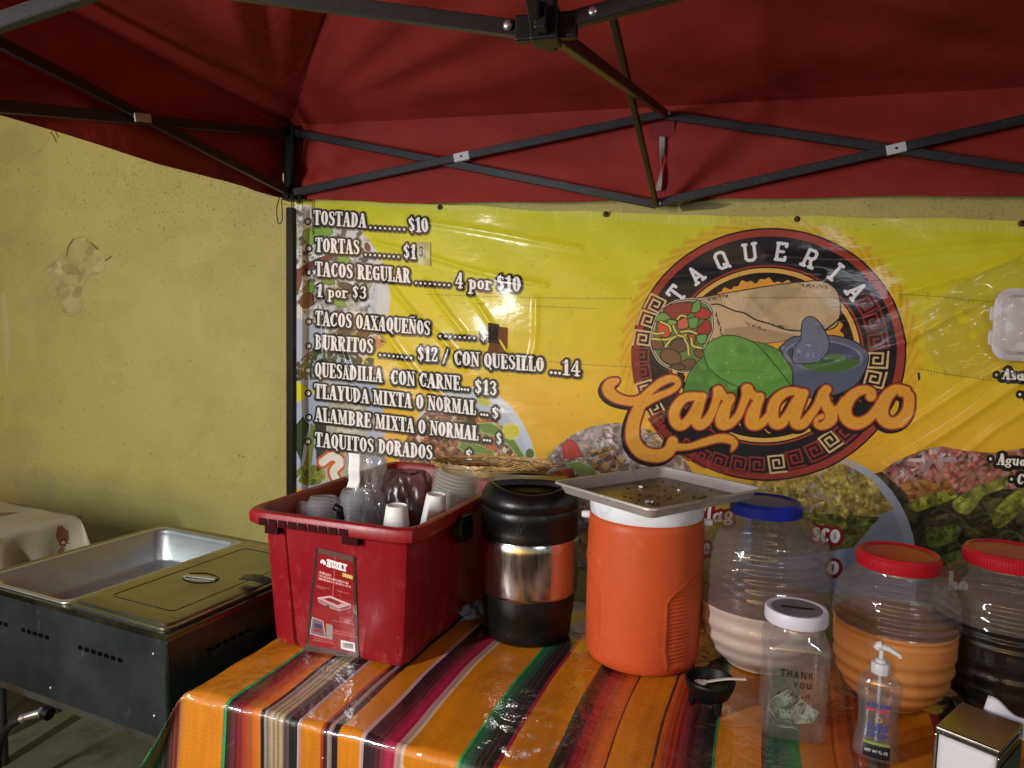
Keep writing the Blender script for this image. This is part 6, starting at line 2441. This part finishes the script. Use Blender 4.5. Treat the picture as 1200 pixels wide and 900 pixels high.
# ------------------------------------------------------------------ steam table (food warmer) on its frame at the left
SA = math.radians(-10.6)
SO = Vector((-1.064, 1.271, 0))
SZ0, SZ1 = .610, .850
m_ss = mat('warmer_steel', rgb(80, 88, 91), .42, .9, var=.12, vscale=3, rvar=.10, bump=.0004, bscale=8, dirt=rgb(62, 68, 68), dscale=4, dirt_lo=.45, dirt_hi=.75)
scuff(m_ss, rgb(170, 178, 182), 16, .60, .80, (1, 1, .3))
m_sst = mat('warmer_top_steel', rgb(120, 118, 100), .30, 1.0, rvar=.08, vscale=6, dirt=rgb(110, 104, 80), dscale=9, dirt_lo=.5, dirt_hi=.75)
m_pan = mat('pan_steel', rgb(192, 198, 198), .36, .9, rvar=.05, vscale=8, bump=.0003, bscale=18)
m_hole = mat('vent_dark', rgb(3, 3, 3), .9, spec=.05)
stt = thing('steam_table', 'grey steel two-well steam table standing left of the striped cloth', 'food warmer', (SO.x, SO.y, 0), SA)
WD, DP = .735, .60
hb_ = SZ1-SZ0
g = MB()
g.box((-WD/2, .0015, (SZ0+SZ1)/2), (WD, .003, hb_-.004))
g.build('front_panel', m_ss, stt, bevel=.0012)
g = MB()
g.box((-.0015, DP/2+.002, (SZ0+SZ1)/2), (.003, DP-.003, hb_-.004))
g.build('side_panel', m_ss, stt, bevel=.0012)
g = MB()
g.box((-WD+.0015, DP/2+.002, (SZ0+SZ1)/2), (.003, DP-.003, hb_-.004))
g.build('side_panel', m_ss, stt, bevel=.0012)
g = MB()
g.box((-WD/2, DP-.001, (SZ0+SZ1)/2), (WD-.008, .003, hb_-.004))
g.build('back_panel', m_ss, stt)
g = MB()
g.box((-WD/2, DP/2, SZ0+.004), (WD-.008, DP-.008, .003))
g.build('bottom_panel', m_ss, stt)
# top sheet with a folded lip, as four strips and the divider round two wells
wells = ((-.355, .325), (-.688, .322))      # right edge offset, handled below
xr1, xr0 = -.020, -.338       # lidded well
xl1, xl0 = -.352, -.700       # open well
yb0, yb1 = .020, .555
g = MB()
zt = SZ1-.002
for (a0, a1, b0, b1) in ((-WD-.003, .003, -.004, yb0), (-WD-.003, .003, yb1, DP+.003), (-WD-.003, xl0, yb0, yb1), (xl1, xr0, yb0, yb1), (xr1, .003, yb0, yb1)):
    g.box(((a0+a1)/2, (b0+b1)/2, zt), (a1-a0, b1-b0, .004))
g.box((-WD/2, -.0035, SZ1-.008), (WD+.004, .002, .009))
g.box((.0032, DP/2, SZ1-.008), (.002, DP+.004, .009))
g.build('top_sheet', m_sst, stt)
g = MB()
g.box((-.0045, -.0012, (SZ0+SZ1)/2-.006), (.007, .0022, hb_-.02))
g.build('corner_highlight', m_sst, stt, bevel=.0006)  # lighter strip added as the bright line along the corner edge
for sx__, sz__ in ((-.045, .80), (-.045, .66), (-.40, .64), (-.70, .80)):
    g = MB()
    g.tube([(sx__, .0, sz__), (sx__, -.0022, sz__), (sx__, -.0030, sz__)], [.0035, .0035, .0022], 10)
    g.build('screw', m_bolt, stt)
# vent slots
slots = []
for x0_ in (-.288, -.500, -.66):
    for k in range(7 if x0_ > -.4 else 5):
        slots.append((x0_+k*.0225, .763))
shared = None
for x, z in slots:
    if shared is None:
        g = MB()
        g.loft([[(px_, .001, pz_) for px_, pz_, _ in rrect(.015, .009, .004, 0, 3)], [(px_, -.0012, pz_) for px_, pz_, _ in rrect(.016, .010, .0045, 0, 3)]][::-1])
        o_ = g.build('vent_slot', m_hole, stt, (x, 0, z))
        shared = o_.data
    else:
        obj('vent_slot', shared, stt, (x, 0, z))
g = MB()
g.loft([[(.0015, py_, pz_) for py_, pz_, _ in rrect(.014, .0065, .003, 0, 3)][::-1], [(.0028, py_, pz_) for py_, pz_, _ in rrect(.015, .0075, .0035, 0, 3)][::-1]])
o_ = g.build('vent_slot', m_hole, stt, (.0, .11, .775))
for k in range(1, 6):
    obj('vent_slot', o_.data, stt, (0, .11+k*.0235, .775))
# frame and lower shelf
m_fr = mat('stand_steel', rgb(84, 84, 78), .5, .7, dirt=rgb(60, 44, 30), dscale=8, dirt_lo=.5, dirt_hi=.7)
for x in (-.04, -WD+.04):
    for y in (.05, DP-.04):
        g = MB()
        g.tube([(x, y, 0), (x, y, SZ0)], .016, 12)
        g.build('leg', m_fr, stt, smooth=40)
g = MB()
g.bar((-WD+.02, .02, SZ0-.012), (-.02, .02, SZ0-.012), .022, .022)
g.bar((-.02, .03, SZ0-.012), (-.02, DP-.03, SZ0-.012), .022, .022)
g.bar((-WD+.02, .03, SZ0-.012), (-WD+.02, DP-.03, SZ0-.012), .022, .022)
g.build('stand_frame', m_fr, stt)
m_shelf = mat('shelf_dirty', rgb(86, 84, 60), .7, var=.2, vscale=5, dirt=rgb(50, 46, 28), dscale=6, dirt_lo=.48, dirt_hi=.7, bump=.001, bscale=30)
g = MB()
g.box((-WD/2-.05, DP/2, .33), (WD+.06, DP+.02, .012))
g.build('lower_shelf', m_shelf, stt, bevel=.002)
g = MB()
g.bar((-WD+.02, -.02, .345), (.02, -.02, .345), .025, .025)
g.bar((-.24, -.02, .36), (-.10, .42, .56), .014, .014)
g.build('shelf_brace', m_fr, stt)
# gas hose at the front
hp = lambda x, y, yy=1.33: ony(x, y, yy)
SI = Matrix.Rotation(-SA, 4, 'Z') @ Matrix.Translation(-SO)
hp0 = SI @ Vector(ony(66, 826, 1.385))
hp0.y = -.012
H_ = [hp0+Vector((.012, .004, .002)), hp0+Vector((-.02, -.004, -.008))]
g = MB()
g.tube([hp0+Vector((.012, .010, .003)), hp0+Vector((-.004, 0, -.001)), hp0+Vector((-.030, -.012, -.011))], [.0095, .0095, .0085], 14)
g.tube([hp0+Vector((.010, .009, .002)), hp0+Vector((.004, .006, .001))], [.013, .013], 6)
g.tube([hp0+Vector((-.026, -.011, -.010)), hp0+Vector((-.036, -.015, -.014))], [.0105, .0105], 14)
ft = g.build('hose_fitting', m_bolt, stt, smooth=35)
g = MB()
pts = [hp0+Vector((-.034, -.014, -.013)), hp0+Vector((-.066, -.026, -.036)), hp0+Vector((-.092, -.032, -.080)), hp0+Vector((-.104, -.034, -.14)), hp0+Vector((-.104, -.030, -.22)), hp0+Vector((-.09, -.01, -.32)), hp0+Vector((-.05, .05, -.44))]
g.tube(smooth_path(pts, 6), .0088, 14)
g.build('gas_hose', mat('hose_rubber', rgb(18, 18, 20), .35), stt, smooth=180)
g = MB()
g.tube([hp0+Vector((.012, .010, .003)), hp0+Vector((.03, .012, .0))], .015, 14)
g.build('hose_inlet', m_black, stt, smooth=40)

# open pan in the left well
m_rl = Matrix.Rotation(SA, 4, 'Z')


def at_st(x, y, z):
    v = SO+(m_rl @ Vector((x, y, 0)))
    return (v.x, v.y, z)


pn = thing('food_pan', 'empty open steel pan in the left well of the steam table', 'food pan', at_st((xl0+xl1)/2, (yb0+yb1)/2, SZ1+.001), SA)
pw, pd = xl1-xl0+.010, yb1-yb0+.026
g = MB()
R_ = [rrect(pw-.004, pd-.004, .020, -.001, 8), rrect(pw, pd, .022, .0005, 8), rrect(pw-.001, pd-.001, .022, .0035, 8), rrect(pw-.006, pd-.006, .022, .0042, 8), rrect(pw-.022, pd-.022, .030, .0038, 8), rrect(pw-.028, pd-.028, .032, .0015, 8), rrect(pw-.032, pd-.032, .034, -.004, 8),
      rrect(pw-.036, pd-.036, .036, -.012, 8), rrect(pw-.042, pd-.042, .038, -.0155, 8), rrect(pw-.052, pd-.052, .042, -.088, 8), rrect(pw-.060, pd-.060, .042, -.096, 8), rrect(pw-.076, pd-.076, .040, -.100, 8), rrect(pw-.11, pd-.11, .030, -.101, 8)]
g.loft(R_, capb=False, capt=True)
g.build('pan_body', m_pan, pn, smooth=50)

# lidded pan in the right well
pl = thing('covered_food_pan', 'steel pan closed by a flat dented lid in the right well of the steam table', 'food pan', at_st((xr0+xr1)/2, (yb0+yb1)/2, SZ1+.001), SA)
pw, pd = xr1-xr0+.012, yb1-yb0+.026
g = MB()
g.loft([rrect(pw-.05, pd-.05, .04, -.09), rrect(pw-.030, pd-.030, .03, -.004), rrect(pw-.002, pd-.002, .022, .0), rrect(pw, pd, .022, .0025)], capt=False)
g.build('pan_body', m_pan, pl, smooth=50)
m_plid = mat('pan_lid_steel', rgb(140, 138, 118), .26, 1.0, rvar=.10, vscale=5, bump=.0012, bscale=5, dirt=rgb(112, 108, 84), dscale=6, dirt_lo=.5, dirt_hi=.75)
g = MB()
g.loft([rrect(pw+.002, pd+.002, .022, .0035, 8), rrect(pw+.004, pd+.004, .022, .0050, 8), rrect(pw+.002, pd+.002, .022, .0068, 8), rrect(pw-.016, pd-.016, .022, .0074, 8), rrect(pw-.022, pd-.022, .020, .0110, 8), rrect(pw-.030, pd-.030, .018, .0120, 8),
        rrect(pw-.115, pd-.130, .016, .0118, 8), rrect(pw-.119, pd-.134, .015, .0100, 8), rrect(pw-.123, pd-.138, .014, .0100, 8), rrect(pw-.127, pd-.142, .013, .0116, 8), rrect(pw-.2, pd-.3, .01, .0116, 8)], capb=False)
ld = g.build('lid', m_plid, pl, smooth=30)
g = MB()
hx, hy = -.195-(xr0+xr1)/2, .262-(yb0+yb1)/2
g.loft([[(hx+(a+q_)*math.cos(t), hy+(b_+q_)*math.sin(t), z) for t in [2*math.pi*i/36 for i in range(36)]] for a, b_, q_, z in ((.050, .032, .004, .0119), (.050, .032, .002, .0134), (.050, .032, -.002, .0132), (.046, .028, -.004, .0085), (.036, .018, -.004, .0070))], capb=False)
g.build('handle_cup', mat('lid_recess_steel', rgb(60, 50, 42), .2, 1.0), ld, smooth=50)
g = MB()
g.bar((hx-.046, hy-.010, .0142), (hx+.046, hy+.008, .0142), .014, .0035, (0, 0, 1), .001)
g.build('handle', m_pan, ld)
# serving tongs end lying on the lid by the bin
g = MB()
tx = lambda x, y, z: Vector(at_st(x, y, z))
base_ = Vector(onz(290, 680, SZ1+.022))
for k, (dx, dy, w__) in enumerate(((0, 0, .012), (.004, -.018, .009))):
    rings = []
    for t in np.linspace(0, 1, 8):
        cxp = base_+Vector((-.022+.085*t+dx, .010-.012*t+dy, .002+.007*math.sin(t*3)))
        w2 = w__*(.4+.6*math.sin(min(1, t*1.6)*1.57))
        rings.append([tuple(cxp+Vector((0, -w2, 0))), tuple(cxp+Vector((0, w2, .002))), tuple(cxp+Vector((0, w2, .004))), tuple(cxp+Vector((0, -w2, .0025)))])
    g.loft(rings)
tag(g.build('serving_tongs', mat('tongs_steel', rgb(70, 68, 62), .35, .9, dirt=rgb(30, 28, 24), dscale=30), None, smooth=40), 'dull steel tongs lying on the covered pan lid against the red bin', 'tongs')

# ------------------------------------------------------------------ side table with a flowered plastic cloth at the far left
CTZ = .802
cc = onz(88, 604, CTZ)
m_leg2 = m_leg
ct = thing('side_table', 'small table under the flowered cloth behind the steam table', 'table', (cc[0], cc[1], 0), math.radians(-9))
g = MB()
g.box((-.62, -.30, CTZ-.022), (1.22, .66, .030))
g.build('tabletop', m_wood, ct)
for x in (-.06, -1.16):
    for y in (-.56, -.04):
        g = MB()
        g.tube([(x, y, 0), (x, y, CTZ-.03)], .014, 10)
        g.build('leg', m_leg2, ct, smooth=40)
fl = Ras(900, 640, bgc=(176, 168, 142))
fl.a *= (.9+.2*fnoise(640, 900, 90, 77))[..., None]
rgf = random.Random(15)


def leafy(x, y, s_, a, c):
    P = [(0, 0), (.3, .22), (.6, .24), (1, 0), (.6, -.2), (.3, -.18)]
    fl.poly([(x+s_*(u*math.cos(a)-v*math.sin(a)), y+s_*(u*math.sin(a)+v*math.cos(a))) for u, v in P], c)


for k in range(20):
    x, y = rgf.uniform(0, 900), rgf.uniform(0, 640)
    for j in range(3):
        leafy(x, y, rgf.uniform(26, 74), rgf.uniform(0, 6.28), rgf.choice([(134, 92, 70), (150, 116, 88), (150, 140, 92), (120, 76, 58)]))
for k in range(44):
    x, y = rgf.uniform(0, 900), rgf.uniform(0, 640)
    P = []
    for i in range(16):
        r_ = (13 if i % 2 else 6)
        P.append((x+r_*math.cos(i*math.pi/8), y+r_*math.sin(i*math.pi/8)))
    fl.poly(P, (84, 44, 38))
    fl.poly(ell(x, y, 4, 4), (190, 150, 90))
for k in range(16):
    x, y = rgf.uniform(0, 900), rgf.uniform(0, 640)
    fl.line(smooth_path([(x, y), (x+40, y+24), (x+60, y+70), (x+40, y+110)]), 1.6, (104, 92, 60), .8)
m_flow = img_mat('flowered_cloth', fl.image('flower_print'), .5, .4, coat=.35, crough=.3, bump=.0022, bscale=9, bstretch=(1, 1, .5))
g = MB()


def fcl(u, v):
    s_ = -1.25+1.57*u        # >0: hangs at the right end
    t_ = -.98+1.05*v         # < -.62: hangs in front
    ds, dt = max(0, s_), max(0, -t_-.62)
    db = max(0, t_)
    x = min(s_, 0)-0+min(ds, .012)
    y = max(t_, -.62)-min(dt, .012)
    if db > 0:
        y = min(db, .010)
    dz = max(ds, dt, db)+.22*min(ds, dt)
    if ds > 0:
        x += .034*(math.sin(t_*17+.8)+.5*math.sin(t_*37))*min(1, ds/.12)+.10*ds
    if dt > 0:
        y -= .030*(math.sin(s_*15+2.2)+.5*math.sin(s_*33))*min(1, dt/.12)+.06*dt
    k = min(ds, dt)
    x += k*.4
    y -= k*.3
    z = CTZ-dz
    if ds == 0 and dt == 0 and db == 0:
        z += .014*max(0, math.sin(s_*11+t_*5))*math.exp(-((t_+.25)/.3)**2)+.002*math.sin(s_*23-t_*17)
    return (x, y, z)


g.grid(150, 100, fcl, lambda u, v: (u*1.1, v*.95))
fc_ = g.build('flowered_tablecloth', m_flow, None, (cc[0], cc[1], 0), math.radians(-9), smooth=180)
for n_ in m_flow.node_tree.nodes:
    if n_.type == 'TEX_IMAGE':
        n_.extension = 'REPEAT'
tag(fc_, 'beige flowered plastic tablecloth draped at the far left by the wall', 'tablecloth')
# plastic-film corner of the flowered cloth standing off at the right
